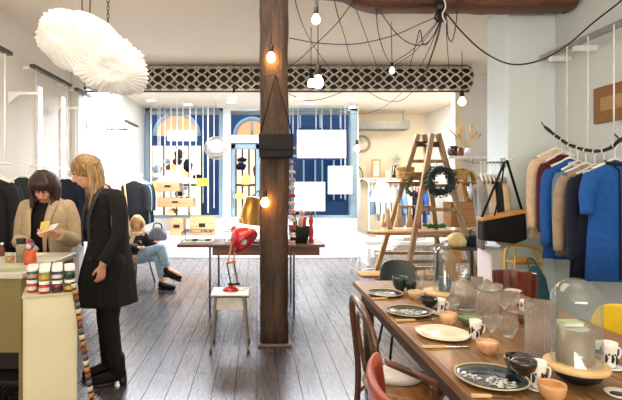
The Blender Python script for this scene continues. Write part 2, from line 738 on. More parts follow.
# ---------------------------------------------------------------- rolled lattice shutter above the window
Yt = 7.43
tr = thing('lattice_shutter', 'rolled lattice security shutter hung across the ceiling before the window', 'shutter', (0, Yt, 0))
zt0, zt1 = 2.985, 3.37
x0, x1 = XL + .02, 3.34
zc = (zt0 + zt1) / 2
rad = (zt1 - zt0) / 2
B().tube([(x0, 0, zc), (x1 - .03, 0, zc)], rad * .86, 20).build('roll_core', plain('shutter_dark', '332c28', .7), tr)
lat = B()
per = .34
rows_a = [R(a) for a in (92, 50, 8, -34, -76)]
for side in (0, 1):
    for i in range(4):
        for s in (1, -1):
            pts = []
            n = int((x1 - x0) / per * 8)
            for k in range(n + 1):
                x = x0 + (x1 - x0) * k / n
                aa = (rows_a[i] + rows_a[i + 1]) / 2 + s * R(21) * math.cos(2 * PI * (x / per) + (i % 2) * PI) * 1.0
                if side:
                    continue
                pts.append((x, -rad * math.cos(aa), zc + rad * math.sin(aa)))
            if pts:
                lat.tube(pts, .015, 4)
lat.build('lattice', plain('shutter_pale_metal', 'cfc6ba', .5, .2, var=.2), tr)
B().tube([(x1 - .03, 0, zc), (x1, 0, zc)], rad * 1.0, 20).build('end_cap', plain('shutter_cap', '5b4f48', .6), tr)
B().tube([(x0, -.03, zt0 - .012), (x1, -.03, zt0 - .012)], .016, 6).build('bottom_rail', plain('shutter_cap', '5b4f48', .6), tr)

# ---------------------------------------------------------------- lights
def area(name, loc, sx, sy, power, col, rot=(0, 0, 0)):
    l = bpy.data.lights.new(name, 'AREA')
    l.shape = 'RECTANGLE'
    l.size, l.size_y = sx, sy
    l.energy = power
    l.color = hexc(col)[:3]
    o = bpy.data.objects.new(name, l)
    C.objects.link(o)
    o.location = loc
    o.rotation_euler = rot
    return o


area('ceiling_fill_window_side', (-.2, 8.5, ZC - .03), 5.0, 1.2, 440, 'eef4ff')  # unseen fill added above the shutter to brighten the window side
area('ceiling_fill_bay', (3.9, 9.3, ZC - .03), .9, 1.6, 70, 'fff2e0')  # added fill to light the bay
area('ceiling_fill_bay_back', (3.3, 11.2, ZC - .03), .5, .5, 10, 'fff2e0')  # small added fill for the back of the bay
area('ceiling_fill_shop', (-.6, 3.3, ZC - .03), 2.6, 1.8, 60, 'fff0dc')  # broad fill added on the ceiling, out of view
area('ceiling_fill_table', (1.3, 1.6, ZC - .03), 1.2, 1.6, 6, 'fff0dc')  # weak unseen fill added over the dining table
area('rear_fill_uplight', (0, -2.85, 1.5), 4.5, 2.0, 330, 'fff4e6', (R(154), 0, 0))  # added unseen uplight brightening the ceiling; the rear wall has no window
dl_m = glow('downlight_lens', 'ffffff', 14)
for i, (x, y) in enumerate(((151, 100), (188, 104), (231, 102), (272, 101), (300, 98), (352, 99), (352, 107), (310, 103))):
    p = onz(x, y, ZC)
    t = thing('ceiling_downlight', 'round recessed ceiling downlight near the shop window', 'light', (p.x, p.y, ZC), 0, 'recessed downlights by the window')
    B().lathe([(.13, -.001), (.13, -.012), (.1, -.016), (.1, -.001)], seg=20).build('trim_ring', white_gloss, t)
    B().lathe([(0, -.006), (.1, -.006), (.1, -.003), (0, -.003)], seg=20).build('lens', dl_m, t)

w = bpy.data.worlds.new('World')
bpy.context.scene.world = w
w.use_nodes = True
w.node_tree.nodes['Background'].inputs['Color'].default_value = hexc('b9d2f2')
w.node_tree.nodes['Background'].inputs['Strength'].default_value = 1.6

cam = bpy.data.cameras.new('Camera')
cam.sensor_width = 36
cam.lens = 36 * F / 622
cam.shift_x = (311 - 257) / 622
cam.shift_y = -(200 - 185) / 622
cam.clip_start = .05
co = bpy.data.objects.new('Camera', cam)
C.objects.link(co)
co.location = (0, 0, HZ)
co.rotation_euler = (R(90), 0, 0)
sc = bpy.context.scene
sc.camera = co
sc.view_settings.view_transform = 'Standard'
sc.view_settings.look = 'None'
sc.view_settings.gamma = 1
sc.view_settings.exposure = .3
# ================================================================ STEP LADDER WITH BOARDS
lw = wood('weathered_ladder_wood', '6f5438', 'b89a72', 'z', .6, 12)
lwy = wood('honey_board_wood', '7d5023', 'bd8848', 'x', .5, 10)
sl = thing('step_ladder', 'tall weathered wooden step ladder opened out as a shelf stand', 'ladder', (2.7, 7.3, 0))


def rel(p, o=(2.7, 7.3, 0)):
    return Vector(p) - Vector(o)


def gl(x, Y):
    return Vector(((x - 257) * Y / F, Y, 0.0))


def px_at_floor(x, Y):
    return gl(x, Y)


# near section: apex and feet; far section behind
A1l, A1r = W(432, 134, 7.22), W(438, 134, 7.22)
F1l, F1r = px_at_floor(405, 6.9), px_at_floor(479, 6.9)
A2l, A2r = W(418, 134, 7.42), W(424, 134, 7.42)
F2l, F2r = px_at_floor(375, 7.85), px_at_floor(441, 7.85)
for k, (a, f_) in enumerate(((A1l, F1l), (A1r, F1r), (A2l, F2l), (A2r, F2r))):
    B().bar(rel(f_), rel(a), .07, .085, (1, 0, 0)).build('rail', lw, sl, bevel=.006)
for (a, b_, c_, d_) in ((A1l, F1l, A1r, F1r), (A2l, F2l, A2r, F2r)):
    for y in (160, 183, 205, 229, 252, 268):
        t = (y - 134) / (185 + 1.5 * F / f_.y - 134)
        t = min(t, .95)
        B().bar(rel(a.lerp(b_, t)), rel(c_.lerp(d_, t)), .05, .055, (0, 0, 1)).build('rung', lw, sl, bevel=.004)
for p, q in ((A1l, A1r), (A2l, A2r)):
    m_ = (p + q) / 2
    B().box(m_.x - 2.7 - .085, m_.x - 2.7 + .085, m_.y - 7.3 - .04, m_.y - 7.3 + .04, m_.z - .2, m_.z - .12).build('hinge_strap', plain('rusty_iron', '4a3226', .6, .4), sl, bevel=.004)
B().tube([rel((A2l + A2r) / 2) - Vector((0, 0, .16)), rel((A1l + A1r) / 2) - Vector((0, 0, .16))], .014).build('hinge_rod', chrome, sl)


def board(name, lab, x0, x1, y, Y, dep, th, tip=False):
    a, b_ = W(x0, y, Y), W(x1, y, Y)
    cx = (a.x + b_.x) / 2
    hw = (b_.x - a.x) / 2
    t = .12 if tip else .01
    poly = [(-hw, 0), (-hw + t, -dep * .4), (-hw + t * 2.6, -dep / 2), (hw - .02, -dep / 2), (hw, 0), (hw - .02, dep / 2), (-hw + t * 2.6, dep / 2), (-hw + t, dep * .4)]
    o = B().prism(poly, 0, th).build(name, lwy, bevel=.006, loc=(cx, Y, a.z - th))
    return tag(o, lab, 'board', 'boards laid across the step ladder')


board('shelf_board', 'upper short wooden board laid across the step ladder rungs', 386, 436, 181.5, 7.55, .3, .03)
board('shelf_board', 'middle long wooden board with a pointed end across the step ladder', 367, 478, 231, 7.3, .42, .045, True)
board('shelf_board', 'short wooden board end projecting right of the dark green wreath', 448, 474, 181.5, 7.5, .26, .03)
board('shelf_board', 'lowest wooden board near the floor under the step ladder', 358, 432, 273, 7.3, .4, .04)

straw = plain('woven_straw', 'cfa566', .8, var=.3, scale=60, bmp=.6)
dstraw = plain('dark_wicker', '9a7340', .8, var=.35, scale=50, bmp=.6)


def basket(x0, x1, y0, y1, Y, lab, mat, lid=False):
    a, b_ = W(x0, y1, Y), W(x1, y0, Y)
    w_, h_ = (b_.x - a.x) / 2, b_.z - a.z
    t = thing('wicker_basket', lab, 'basket', ((a.x + b_.x) / 2, Y, a.z), 0, 'baskets on the step ladder')
    bb = B()
    n = max(3, int(h_ / .022))
    for i in range(n):
        z = h_ * (i + .5) / n
        k = .86 + .14 * i / n
        bb.tube([(w_ * k * math.cos(q), w_ * .62 * k * math.sin(q), z) for q in [2 * PI * j / 24 for j in range(24)]], h_ / n * .62, 6, closed=True)
    for j in range(20):
        q = 2 * PI * j / 20
        bb.tube([(w_ * .87 * math.cos(q), w_ * .54 * math.sin(q), 0), (w_ * math.cos(q), w_ * .62 * math.sin(q), h_)], .007, 5)
    bb.loft([(0, 0, 0.002, w_ * .84, w_ * .52), (0, 0, .014, w_ * .84, w_ * .52)], 24)
    bb.build('woven_body', mat, t)
    B().tube([(w_ * math.cos(q), w_ * .62 * math.sin(q), h_) for q in [2 * PI * j / 28 for j in range(28)]], .013, 6, closed=True).build('rim', dstraw, t)
    if lid:
        B().loft([(0, 0, h_, w_ * .98, w_ * .6), (0, 0, h_ + .02, w_ * .9, w_ * .55), (0, 0, h_ + .035, w_ * .5, w_ * .3)], 24).build('lid', mat, t)
    return t


basket(396, 414, 168, 179, 7.6, 'small square woven basket at the left of the upper ladder board', straw, True)
basket(403, 435, 173, 179.6, 7.46, 'wide flat straw basket on the upper ladder board', dstraw)
basket(448, 466, 170, 179.6, 7.5, 'low straw basket on the right hand upper board end', straw)
# little wooden cones
cone_m = wood('pale_turned_wood', 'a9844f', 'dcbc8a', 'z', .5, 20)
for i, (x, yt, lab) in enumerate(((388, 207, 'pale wooden cone tree, leftmost on the middle ladder board'), (399, 203, 'tall pale wooden cone tree second on the middle ladder board'), (410, 206, 'pale wooden cone tree beside the near ladder rail'), (383, 216, 'very small wooden cone tree at the pointed board end'))):
    p = W(x, 227, 7.25)
    h_ = (227 - yt) * 7.25 / F
    o = B().lathe([(0, 0), (h_ * .2, 0), (h_ * .2, .01), (h_ * .12, h_ * .4), (h_ * .04, h_ * .92), (0, h_)], seg=18).build('wooden_cone', cone_m, loc=(p.x, 7.25, p.z + .0))
    tag(o, lab, 'ornament', 'wooden cones on the ladder board')
p = W(434, 227, 7.3)
mo = B()
for i in range(60):
    mo.ball((rnd.uniform(-.15, .15), rnd.uniform(-.09, .09), rnd.uniform(.01, .035)), rnd.uniform(.015, .03), seg=6, rings=4)
mo = mo.build('moss_tray', plain('green_moss', '3f6b2c', .9, var=.3, scale=40), loc=(p.x, 7.25, p.z))
tag(mo, 'flat patch of green moss on the middle ladder board', 'moss', kind='stuff')
# crate
crw = wood('pine_crate_wood', '94602a', 'c98f4c', 'x', .55, 10)
a, b_ = W(447, 226.5, 7.3), W(477, 202, 7.3)
ct = thing('wooden_crate', 'square pine crate standing on the right end of the middle board', 'crate', ((a.x + b_.x) / 2, 7.3, a.z))
w_, h_ = (b_.x - a.x), b_.z - a.z
for (n_, bx) in (('front_panel', (-w_ / 2, w_ / 2, -.15, -.135, 0, h_)), ('back_panel', (-w_ / 2, w_ / 2, .135, .15, 0, h_)), ('side_panel', (-w_ / 2, -w_ / 2 + .015, -.134, .134, 0, h_)), ('side_panel', (w_ / 2 - .015, w_ / 2, -.134, .134, 0, h_)), ('base_panel', (-w_ / 2 + .016, w_ / 2 - .016, -.134, .134, .001, .015))):
    B().box(*bx).build(n_, crw, ct, bevel=.003)


def wreath(name, lab, x, y, Y, ro, mats, thick, seed):
    p = W(x, y, Y)
    rr = random.Random(seed)
    t = thing(name, lab, 'wreath', p)
    b1 = B()
    b1.tube([(ro * .74 * math.cos(q), 0, ro * .74 * math.sin(q)) for q in [2 * PI * j / 30 for j in range(30)]], thick * .5, 8, closed=True)
    b1.build('ring', mats[0], t)
    for mi, m_ in enumerate(mats):
        lf = B()
        for i in range(420 if mi == 0 else 110):
            q = rr.uniform(0, 2 * PI)
            rr_ = ro * .74 + rr.uniform(-1, 1) * thick * .85
            c = Vector((rr_ * math.cos(q), rr.uniform(-thick, thick) * .6, rr_ * math.sin(q)))
            dd = Vector((-math.sin(q) + rr.uniform(-.7, .7), rr.uniform(-.5, .3), math.cos(q) + rr.uniform(-.7, .7))).normalized() * rr.uniform(.035, .06)
            s_ = dd.cross(Vector((rr.uniform(-1, 1), rr.uniform(-1, 1), rr.uniform(-1, 1)))).normalized() * .012
            v1, v2, v3, v4 = lf.v(c), lf.v(c + dd * .5 + s_), lf.v(c + dd), lf.v(c + dd * .5 - s_)
            lf.f([v1, v2, v3, v4], True)
        lf.build('leaves', m_, t)
    return t


dg = [plain('dark_green_leaf', '15271e', .6, var=.3), plain('blue_green_leaf', '2c4a3e', .6, var=.3)]
lg = [plain('olive_leaf', '5d5a38', .7, var=.3), plain('grey_green_leaf', '7d7f5e', .7, var=.3)]
wreath('leaf_wreath', 'dark green leaf wreath hanging on the near ladder section', 441, 181, 7.0, .235, dg, .085, 1)
wreath('leaf_wreath', 'smaller olive twig wreath hanging on the far ladder section', 416, 187, 7.35, .19, lg, .028, 2)

# ================================================================ HANGING GARMENTS
def garment(lab, loc, rz, w, L, mat, group, sleeve=.55, thick=.07, seed=1, cat='garment', name='hanging_jacket', lining=None, flare=1.08, hanger=True):
    rr = random.Random(seed)
    t = thing(name, lab, cat, loc, rz, group)
    ph = [rr.uniform(0, 6) for _ in range(4)]

    def fold(k):
        return lambda a: 1 + k * (math.sin(5 * a + ph[0]) * .5 + math.sin(9 * a + ph[1]) * .35)
    b = B()
    h = w / 2
    b.loft([(0, 0, -.085, .05, .035), (0, 0, -.1, .07, .045), (0, 0, -.125, h * .55, thick * .75), (0, 0, -.16, h * .92, thick * .9), (0, 0, -.24, h, thick),
            (0, 0, -.4, h * .93, thick * 1.0, fold(.05)), (0, 0, -.16 - (L - .16) * .6, h * .95 * flare, thick * 1.05, fold(.1)), (0, 0, -L, h * flare * 1.02, thick * 1.1, fold(.16))], 36)
    if sleeve:
        for s in (-1, 1):
            pts = [(s * h * .8, 0, -.19), (s * (h * 1.02), -.01, -.3), (s * (h * 1.12), -.02, -.2 - sleeve * .6), (s * (h * 1.14), -.035, -.2 - sleeve)]
            b.tube(smoothpts(pts, 4), [.06, .064, .064, .062, .06, .058, .056, .054, .052, .05, .048, .047, .046], 12)
    b.build('cloth', mat, t)
    if lining:
        B().tube([(-.06, -.03, -.088), (0, -thick * .9, -.16), (.0, -thick * 1.05, -.4), (0, -thick * 1.18, -L * .98)], .009, 6).build('front_opening', lining, t)
        B().tube([(.07 * math.cos(q), .05 * math.sin(q), -.095 + .012 * math.sin(q)) for q in [2 * PI * j / 16 for j in range(16)]], .016, 6, closed=True).build('collar', lining, t)
    if hanger:
        hb = B()
        hb.tube(smoothpts([(-.015, 0, .03), (-.02, 0, .055), (0, 0, .07), (.02, 0, .055), (.012, 0, .03), (0, 0, .01), (0, 0, -.06)], 4), .0045, 6)
        hb.tube(smoothpts([(-h * .85, 0, -.14), (-h * .4, 0, -.1), (0, 0, -.062), (h * .4, 0, -.1), (h * .85, 0, -.14)], 4), .011, 8)
        hb.build('hanger', white_gloss, t)
    return t


def fab(name, col, var=.12):
    return plain(name, col, .95, var=var, scale=25, bmp=.15)


F_ = dict(beige=fab('beige_wool', 'd8bfa0'), burg=fab('burgundy_wool', '4c1420'), blue=fab('cobalt_wool', '1a57a6'), teal=fab('slate_blue_cloth', '5f7a8c'), tan=fab('taupe_wool', 'a3907c'),
          navy=fab('navy_wool', '10172e'), black=fab('black_wool', '151519'), grey=fab('grey_knit', '8d8a88'), pale=fab('pale_grey_cloth', 'cfcdca'), denim=fab('washed_denim', '7c9bc0', .25),
          lblue=fab('light_blue_cloth', 'b5cbe4'), red=fab('red_cloth', 'b02a35'), brown=fab('brown_wool', '5a3c30'), green=fab('dark_green_cloth', '1e2c28'), pink=fab('dusty_pink_cloth', 'd9b7a4'), white=fab('white_cloth', 'e6e3de'))

# branch rail on the right wall
brm = plain('branch_bark', '2b221e', .8, var=.3, scale=20, bmp=.5)
BX = 2.84
bt = thing('branch_rail', 'dark curved branch hung on ropes as a clothes rail', 'rail', (BX, 4.2, 1.85))
bpts = [(545, 127), (556, 136), (568, 144), (582, 149), (598, 151), (610, 148), (620, 140), (640, 128)]
bw = [Vector((BX, BX * F / (x - 257), HZ - (y - 185) * BX / (x - 257))) for x, y in bpts]


def branch_z(Y):
    for p, q in zip(bw, bw[1:]):
        if q.y <= Y <= p.y:
            return p.z + (q.z - p.z) * (p.y - Y) / (p.y - q.y)
    return bw[0].z


B().tube([p - Vector((BX, 4.2, 1.85)) for p in smoothpts(bw, 5)], [.012 + .004 * abs(math.sin(i * .9)) for i in range(len(smoothpts(bw, 5)))], 9).build('branch', brm, bt)
for k in (0, 6):
    q = bw[k] - Vector((BX, 4.2, 1.85))
    B().tube([q, q + Vector((-.02, .03, .05))], .006, 5).build('twig', brm, bt)
for x in (567, 588, 614):
    Y = BX * F / (x - 257)
    z = branch_z(Y)
    zt = HZ + 127 * 4.8 / F - .02
    B().tube([(0, Y - 4.2, z - 1.85), (0, Y - 4.2, zt - 1.85)], .006, 6).build('rope', white_cord, bt)
# upper wall track with strip
tk = thing('wall_track', 'grey metal track mounted high along the right wall', 'track', (2.93, 4.2, 2.78))
B().box(-.03, .03, -1.4, .62, 0, .045).build('track_bar', plain('grey_track', '9c9c9a', .4, .5), tk, bevel=.004)
for y in (-.9, .1, .45):
    B().box(-.015, .187, y, y + .05, -.05, -.0).build('bracket', white_gloss, tk, bevel=.003)
fr = thing('wall_picture', 'brown square framed panel hanging on the right wall', 'picture', (XR, 3.9, 2.2))
yc0, yc1 = XR * F / (640 - 257), XR * F / (597 - 257)
z0_, z1_ = HZ + 61 * yc1 / F, HZ + 96 * yc1 / F
B().box(-.035, 0, yc0 - 3.9, yc1 - 3.9, z0_ - 2.2, z1_ - 2.2).build('panel', plain('brown_cork', '8a6238', .7, var=.15, scale=40), fr, bevel=.004)
B().box(-.042, -.034, yc0 - 3.9 + .12, yc1 - 3.9 - .1, (z0_ + z1_) / 2 - 2.2 - .06, (z0_ + z1_) / 2 - 2.2 + .06).build('pale_strip', plain('tan_strip', 'b08f60', .7), fr)

cl = [(556, 'beige', .92, .62, 'cream beige coat hanging first at the far end of the branch'),
      (562, 'burg', .72, .6, 'burgundy jacket hanging second behind the first blue coat'),
      (570, 'blue', .98, .66, 'cobalt blue coat hanging third along the branch'),
      (578, 'teal', .9, .62, 'slate blue shirt hanging between blue and taupe coats'),
      (586, 'tan', .85, .62, 'taupe beige coat hanging in the middle of the branch'),
      (595, 'navy', 1.02, .66, 'dark navy coat hanging just behind the large blue dress'),
      (604, 'navy', .95, .0, 'navy sleeveless dress pressed against the large blue dress'),
      (615, 'blue', 1.03, .3, 'large bright blue short sleeved dress nearest on the branch')]
for i, (x, c, L, s, lab) in enumerate(cl):
    Y = BX * F / (x - 257)
    garment(lab, (BX, Y, branch_z(Y) - .055), R((-12, 8, -6, 10, -14, 4, -4, -2)[i]), .38 if i < 7 else .42, L, F_[c], 'clothes on the branch rail', s, .05, i, lining=F_['navy'] if i == 7 else (F_['pale'] if c == 'teal' else None))

# middle rail fixed to the column with garments, bag
rl = thing('garment_rail', 'short steel garment rail fixed to the pale column', 'rail', (2.6, 4.97, 1.74))
B().tube([(0, 0, 0), (-.3, .06, 0)], .011, 8).build('rail_bar', chrome, rl)
B().box(-.01, .017, -.04, .04, -.05, .05).build('wall_plate', chrome, rl, bevel=.003)
B().tube([(-.3, .06, 0), (-.3, .06, .04)], .014, 8).build('rail_end', chrome, rl)
mid = [('grey', .85, 'grey knitted coat at the far left of the steel rail'), ('pale', .62, 'pale grey blouse on the steel rail beside the oval mirror'), ('pink', .7, 'dusty pink top on the steel rail'),
       ('black', .75, 'black waistcoat with pale stripes on the steel rail'), ('green', .7, 'dark green blouse on the steel rail next to the black one'), ('beige', .8, 'cream coat on the steel rail against the column')]
for i, (c, L, lab) in enumerate(mid):
    t = i / 5.4
    q = Vector((-.215, .043, 0)).lerp(Vector((-.02, .004, 0)), t)
    garment(lab, (2.6 + q.x, 4.97 + q.y, 1.74 - .06), R(74), .34, L, F_[c], 'clothes on the steel rail by the column', .42, .023, 40 + i, lining=F_['pale'] if c == 'black' else None)
bg = thing('shoulder_bag', 'black leather shoulder bag with a wooden top hanging from the rail corner', 'bag', W(502, 243, 4.6))
s_ = 4.6 / F
zz = lambda y: (243 - y) * s_
B().prism([(-.215, .03), (-.215, zz(220)), (.2, zz(213)), (.215, .04), (.1, -.0)], -.07, .07, 'y').build('bag_body', leather_black, bg, bevel=.02)
B().prism([(-.22, zz(221)), (-.22, zz(217.5)), (.205, zz(209)), (.205, zz(212.5))], -.075, .075, 'y').build('wooden_top', wood('amber_wood', 'a06a28', 'd9a050', 'x', .4, 12), bg, bevel=.006)
B().tube([(-.205, 0, zz(219)), ((505 - 502) * s_, .02, zz(163)), ((508 - 502) * s_, .02, zz(160)), (.2, 0, zz(212))], .012, 8).build('strap', leather_black, bg)
B().tube([((506 - 502) * s_, .03, zz(163)), (-.04, -.05, zz(190)), (-.12, -.06, zz(222))], .008, 6).build('tassel_strap', leather_black, bg)
hk = thing('coat_hook', 'white metal wall hook at the corner of the column', 'hook', (2.617, 4.9, 1.7))
B().tube([(0, 0, .06), (-.03, -.03, .06), (-.1, -.27, .05), (-.11, -.3, .08)], .009, 8).build('hook_arm', white_gloss, hk)
B().box(-.012, .0, -.02, .05, .03, .1).build('hook_plate', white_gloss, hk)
# oval mirror
om = thing('oval_mirror', 'oval mirror in a golden wooden frame beside the steel rail', 'mirror', W(470, 188, 7.6))
mw, mh = 6.5 * 7.6 / F, 17 * 7.6 / F
gold_w = wood('golden_wood', 'a9762f', 'd6a85a', 'z', .4, 14)
B().tube([(mw * math.cos(q), 0, mh * math.sin(q)) for q in [2 * PI * j / 36 for j in range(36)]], .028, 8, closed=True).build('mirror_frame', gold_w, om)
B().loft([(0, 0, -.004, mw, mh), (0, 0, .004, mw, mh)], 36).build('mirror_glass', plain('mirror_glass', 'dfe6e8', .05, 1), om).rotation_euler = (R(90), 0, 0)
B().tube([(0, .02, mh), (0, .3, mh + .05)], .006, 6).build('hanging_wire', black_metal, om)

# white shelf with pots on the bay front wall
ws = thing('wall_shelf', 'long white wall shelf with dried plants above the garment rail', 'shelf', (3.7, 7.8, 1.93))
B().box(-.58, .6, -.16, .15, 0, .045).build('shelf_plank', white_gloss, ws, bevel=.004)
for x in (-.1, .4):
    B().prism([(.15, -.14), (.15, 0), (-.1, 0)], x, x + .03, 'x').build('bracket', white_gloss, ws)
pt = thing('patterned_vase', 'black and copper patterned pot on the left end of the white shelf', 'vase', W(453.5, 157, 7.78))
pz = 1.975
pt.location.z = pz
B().lathe([(0, 0), (.07, 0), (.095, .05), (.085, .13), (.06, .17), (.055, .165), (.08, .12), (.07, .02), (0, .02)], seg=20).build('pot', plain('black_glaze', '17120f', .3, var=.2), pt)
sp = B()
for i in range(16):
    q = 2 * PI * i / 16
    sp.ball((.088 * math.cos(q), .088 * math.sin(q), .06 + .04 * (i % 2)), .016, seg=6, rings=4)
sp.build('copper_spots', plain('copper_spots', '9a5f43', .4, .5), pt)
pt2 = thing('copper_pot', 'copper coloured little pot beside the patterned black pot', 'vase', (W(460, 157, 7.7).x, 7.7, pz), 0)
B().lathe([(0, 0), (.05, 0), (.06, .04), (.055, .11), (.035, .14), (.03, .135), (.05, .1), (.045, .02), (0, .02)], seg=18).build('pot', plain('copper_glaze', '8a5236', .35, .4), pt2)
gr = thing('dried_grass_vase', 'white vase of golden dried pampas grass on the white shelf', 'vase', (W(468, 157, 7.78).x, 7.78, pz))
B().lathe([(0, 0), (.05, 0), (.06, .06), (.035, .14), (.028, .14), (.05, .06), (.04, .01), (0, .01)], seg=18).build('vase_body', white_gloss, gr)
gg = B()
dry = plain('dried_grass', 'd8b26c', .9, var=.25)
for i in range(11):
    q = rnd.uniform(-.9, .9)
    L = rnd.uniform(.3, .52)
    tip = Vector((math.sin(q) * L * .75 - .02, rnd.uniform(-.08, .08), .12 + L * math.cos(q) * .85))
    b0 = Vector((0, 0, .1))
    gg.tube([b0, b0.lerp(tip, .5) + Vector((0, 0, .03)), tip], .003, 5)
    gg.cap(tip * .72 + b0 * .28, tip, .007, .013 + .006 * (i % 3), 7)
gg.build('grass_stems', dry, gr)

# white cabinet behind and small side table
wc = thing('white_cabinet', 'low white cabinet standing behind the column under the black bag', 'cabinet', (2.525, 4.93, 0))
B().box(-.075, .075, 0, .3, .06, .84).build('carcass', plain('pinkish_white', 'e9dfdb', .5, var=.02), wc, bevel=.006)
B().box(-.07, .07, -.018, -.001, .1, .82).build('door', white_gloss, wc, bevel=.004)
B().box(-.07, .07, .02, .28, 0, .06).build('plinth', white_gloss, wc)
dkw = wood('dark_walnut', '21130d', '4c3022', 'z', .45, 12)
st = thing('side_table', 'dark wooden side table behind the dining table with a cloth bag on it', 'table', (2.5, 5.7, 0))
zt_ = HZ - (248 - 185) * 5.5 / F
B().box(-.28, .22, -.18, .22, zt_ - .035, zt_).build('tabletop', dkw, st, bevel=.005)
for (x, y) in ((-.26, -.16), (.2, -.16), (.2, .2), (-.26, .2)):
    B().bar((x, y, 0), (x * .92, y * .92, zt_ - .036), .03, .03, (1, 0, 0), .035, .035).build('leg', dkw, st, bevel=.003)
B().box(-.235, .185, -.14, -.12, .25, .28).build('stretcher', dkw, st)
gb = thing('cloth_bag', 'yellow fabric bag slumped on the dark side table', 'bag', (2.4, 5.66, zt_ + .0005))
B().loft([(0, 0, 0, .11, .09), (0, 0, .06, .13, .1, lambda a: 1 + .08 * math.sin(4 * a)), (0, 0, .12, .09, .07, lambda a: 1 + .15 * math.sin(5 * a)), (.01, 0, .16, .05, .04)], 20).build('bag_body', fab('cream_yellow_cloth', 'd6c08a'), gb)
B().tube(smoothpts([(-.05, 0, .14), (-.03, -.02, .2), (.03, -.02, .2), (.05, 0, .14)], 4), .007, 6).build('handle', fab('cream_yellow_cloth', 'd6c08a'), gb)
bk2 = thing('black_handbag', 'small black handbag beside the yellow cloth bag', 'bag', (2.62, 5.68, zt_ + .0005))
B().prism([(-.09, 0), (-.08, .13), (.08, .13), (.1, 0)], -.05, .05, 'y').build('bag_body', leather_black, bk2, bevel=.015)
B().tube(smoothpts([(-.05, 0, .12), (-.03, 0, .2), (.03, 0, .2), (.05, 0, .12)], 4), .006, 6).build('handle', leather_black, bk2)
# ochre cloth hanging from side table
oc = B().sheet(lambda u, v: (-.3 + .2 * u - .02 * math.sin(7 * u), -.215 - .01 * math.sin(11 * u), zt_ - .02 - v * (.42 - .25 * abs(u - .6))), 14, 8).build('ochre_cloth', fab('ochre_cloth', 'bb8233'), solid=.006, loc=(2.5, 5.7, 0))
tag(oc, 'ochre yellow cloth draped over the front of the dark side table', 'cloth')
wsd = thing('white_bench', 'long low white bench behind the step ladder', 'bench', (2.9, 9.0, 0))
B().box(-.9, 1.2, -.3, .3, .38, .46).build('seat', white_gloss, wsd, bevel=.01)
for x in (-.85, 1.1):
    B().box(x, x + .05, -.28, .28, 0, .379).build('leg', white_gloss, wsd)
cs = B().loft([(0, 0, 0, .45, .26), (0, 0, .07, .47, .28), (0, 0, .12, .4, .22)], 28).build('grey_cushion', F_['pale'], loc=(2.75, 8.98, .46))
tag(cs, 'pale grey cushion lying on the low white bench', 'cushion')

# ---------------------------------------------------------------- back bay: clock, shelf, clothes, lamp, plants
ck = thing('wall_clock', 'round clock with a pale rim on the beige bay wall', 'clock', W(362, 144, 12.47))
B().tube([(.2 * math.cos(q), -.02, .2 * math.sin(q)) for q in [2 * PI * j / 28 for j in range(28)]], .03, 8, closed=True).build('rim', plain('aged_silver', 'a39b86', .4, .5), ck)
B().loft([(0, 0, 0, .19, .19), (0, 0, .01, .19, .19)], 28).build('clock_face', plain('clock_face', 'f4ecd6', .5, var=.02), ck).rotation_euler = (R(90), 0, 0)
B().bar((0, -.025, 0), (.07, -.025, .06), .01, .004).build('hour_hand', black_metal, ck)
B().bar((0, -.028, 0), (-.03, -.028, .13), .008, .004).build('minute_hand', black_metal, ck)
for k in range(12):
    q = k * PI / 6
    B().bar((.155 * math.cos(q), -.018, .155 * math.sin(q)), (.175 * math.cos(q), -.018, .175 * math.sin(q)), .008, .004).build('hour_mark', black_metal, ck)
rg = thing('twig_ring', 'small ring of grey twigs hung under the wall clock', 'ornament', W(357, 175, 12.4))
B().tube([(.15 * math.cos(q), .0, .22 * math.sin(q)) for q in [2 * PI * j / 24 for j in range(24)]], .022, 7, closed=True).build('ring', plain('grey_twig', '8d8468', .8), rg)
tw = B()
for k in range(26):
    q = rnd.uniform(0, 6.28)
    tw.tube([(.15 * math.cos(q), 0, .22 * math.sin(q)), (.15 * math.cos(q) + rnd.uniform(-.05, .05), -.03, .22 * math.sin(q) + rnd.uniform(-.06, .06))], .005, 4)
tw.build('twigs', plain('grey_twig', '8d8468', .8), rg)
a, b_ = W(360, 128, 11.3), W(415, 119, 11.3)
sb = thing('ceiling_duct', 'dark grey duct box crossing the bay below the ceiling', 'duct', ((a.x + b_.x) / 2, 11.9, a.z + .02))
L2 = (b_.x - a.x) / 2
B().box(-L2, L2, -.25, .25, .0, .2).build('duct_body', plain('duct_grey', '77756f', .5), sb, bevel=.005)
for x in (-L2 + .1, L2 - .1):
    B().tube([(x, 0, .2), (x, 0, ZC - a.z - .02)], .012, 6).build('hanger_rod', chrome, sb)

ra = W(362, 181, 11.5)
rk = thing('clothes_rack', 'white tubular clothes rack standing in the bay behind the ladder', 'rack', (3.35, 10.9, 0))
B().tube(smoothpts([(-.75, 0, .02), (-.75, 0, 1.5), (-.72, 0, 1.58), (.72, 0, 1.58), (.75, 0, 1.5), (.75, 0, .02)], 3), .014, 8).build('frame', white_gloss, rk)
for x in (-.75, .75):
    B().tube([(x, -.25, .015), (x, .25, .015)], .014, 8).build('foot', white_gloss, rk)
cols = ['teal', 'pale', 'white', 'pale', 'lblue', 'denim', 'denim', 'white', 'navy', 'red', 'blue', 'white']
labs = ['slate blue shirt first from the left on the bay clothes rack', 'pale grey shirt second on the bay clothes rack', 'white blouse third on the bay clothes rack', 'pale grey top left of the light blue one in the bay',
        'light blue shirt on the bay clothes rack behind the lamp cone', 'washed denim jacket on the bay clothes rack left of the ladder', 'washed denim shirt behind the far ladder rail', 'white shirt seen between the ladder rails',
        'navy top seen through the olive wreath', 'red top low behind the ladder in the bay', 'bright blue top seen through the dark wreath', 'white top last on the right of the bay rack']
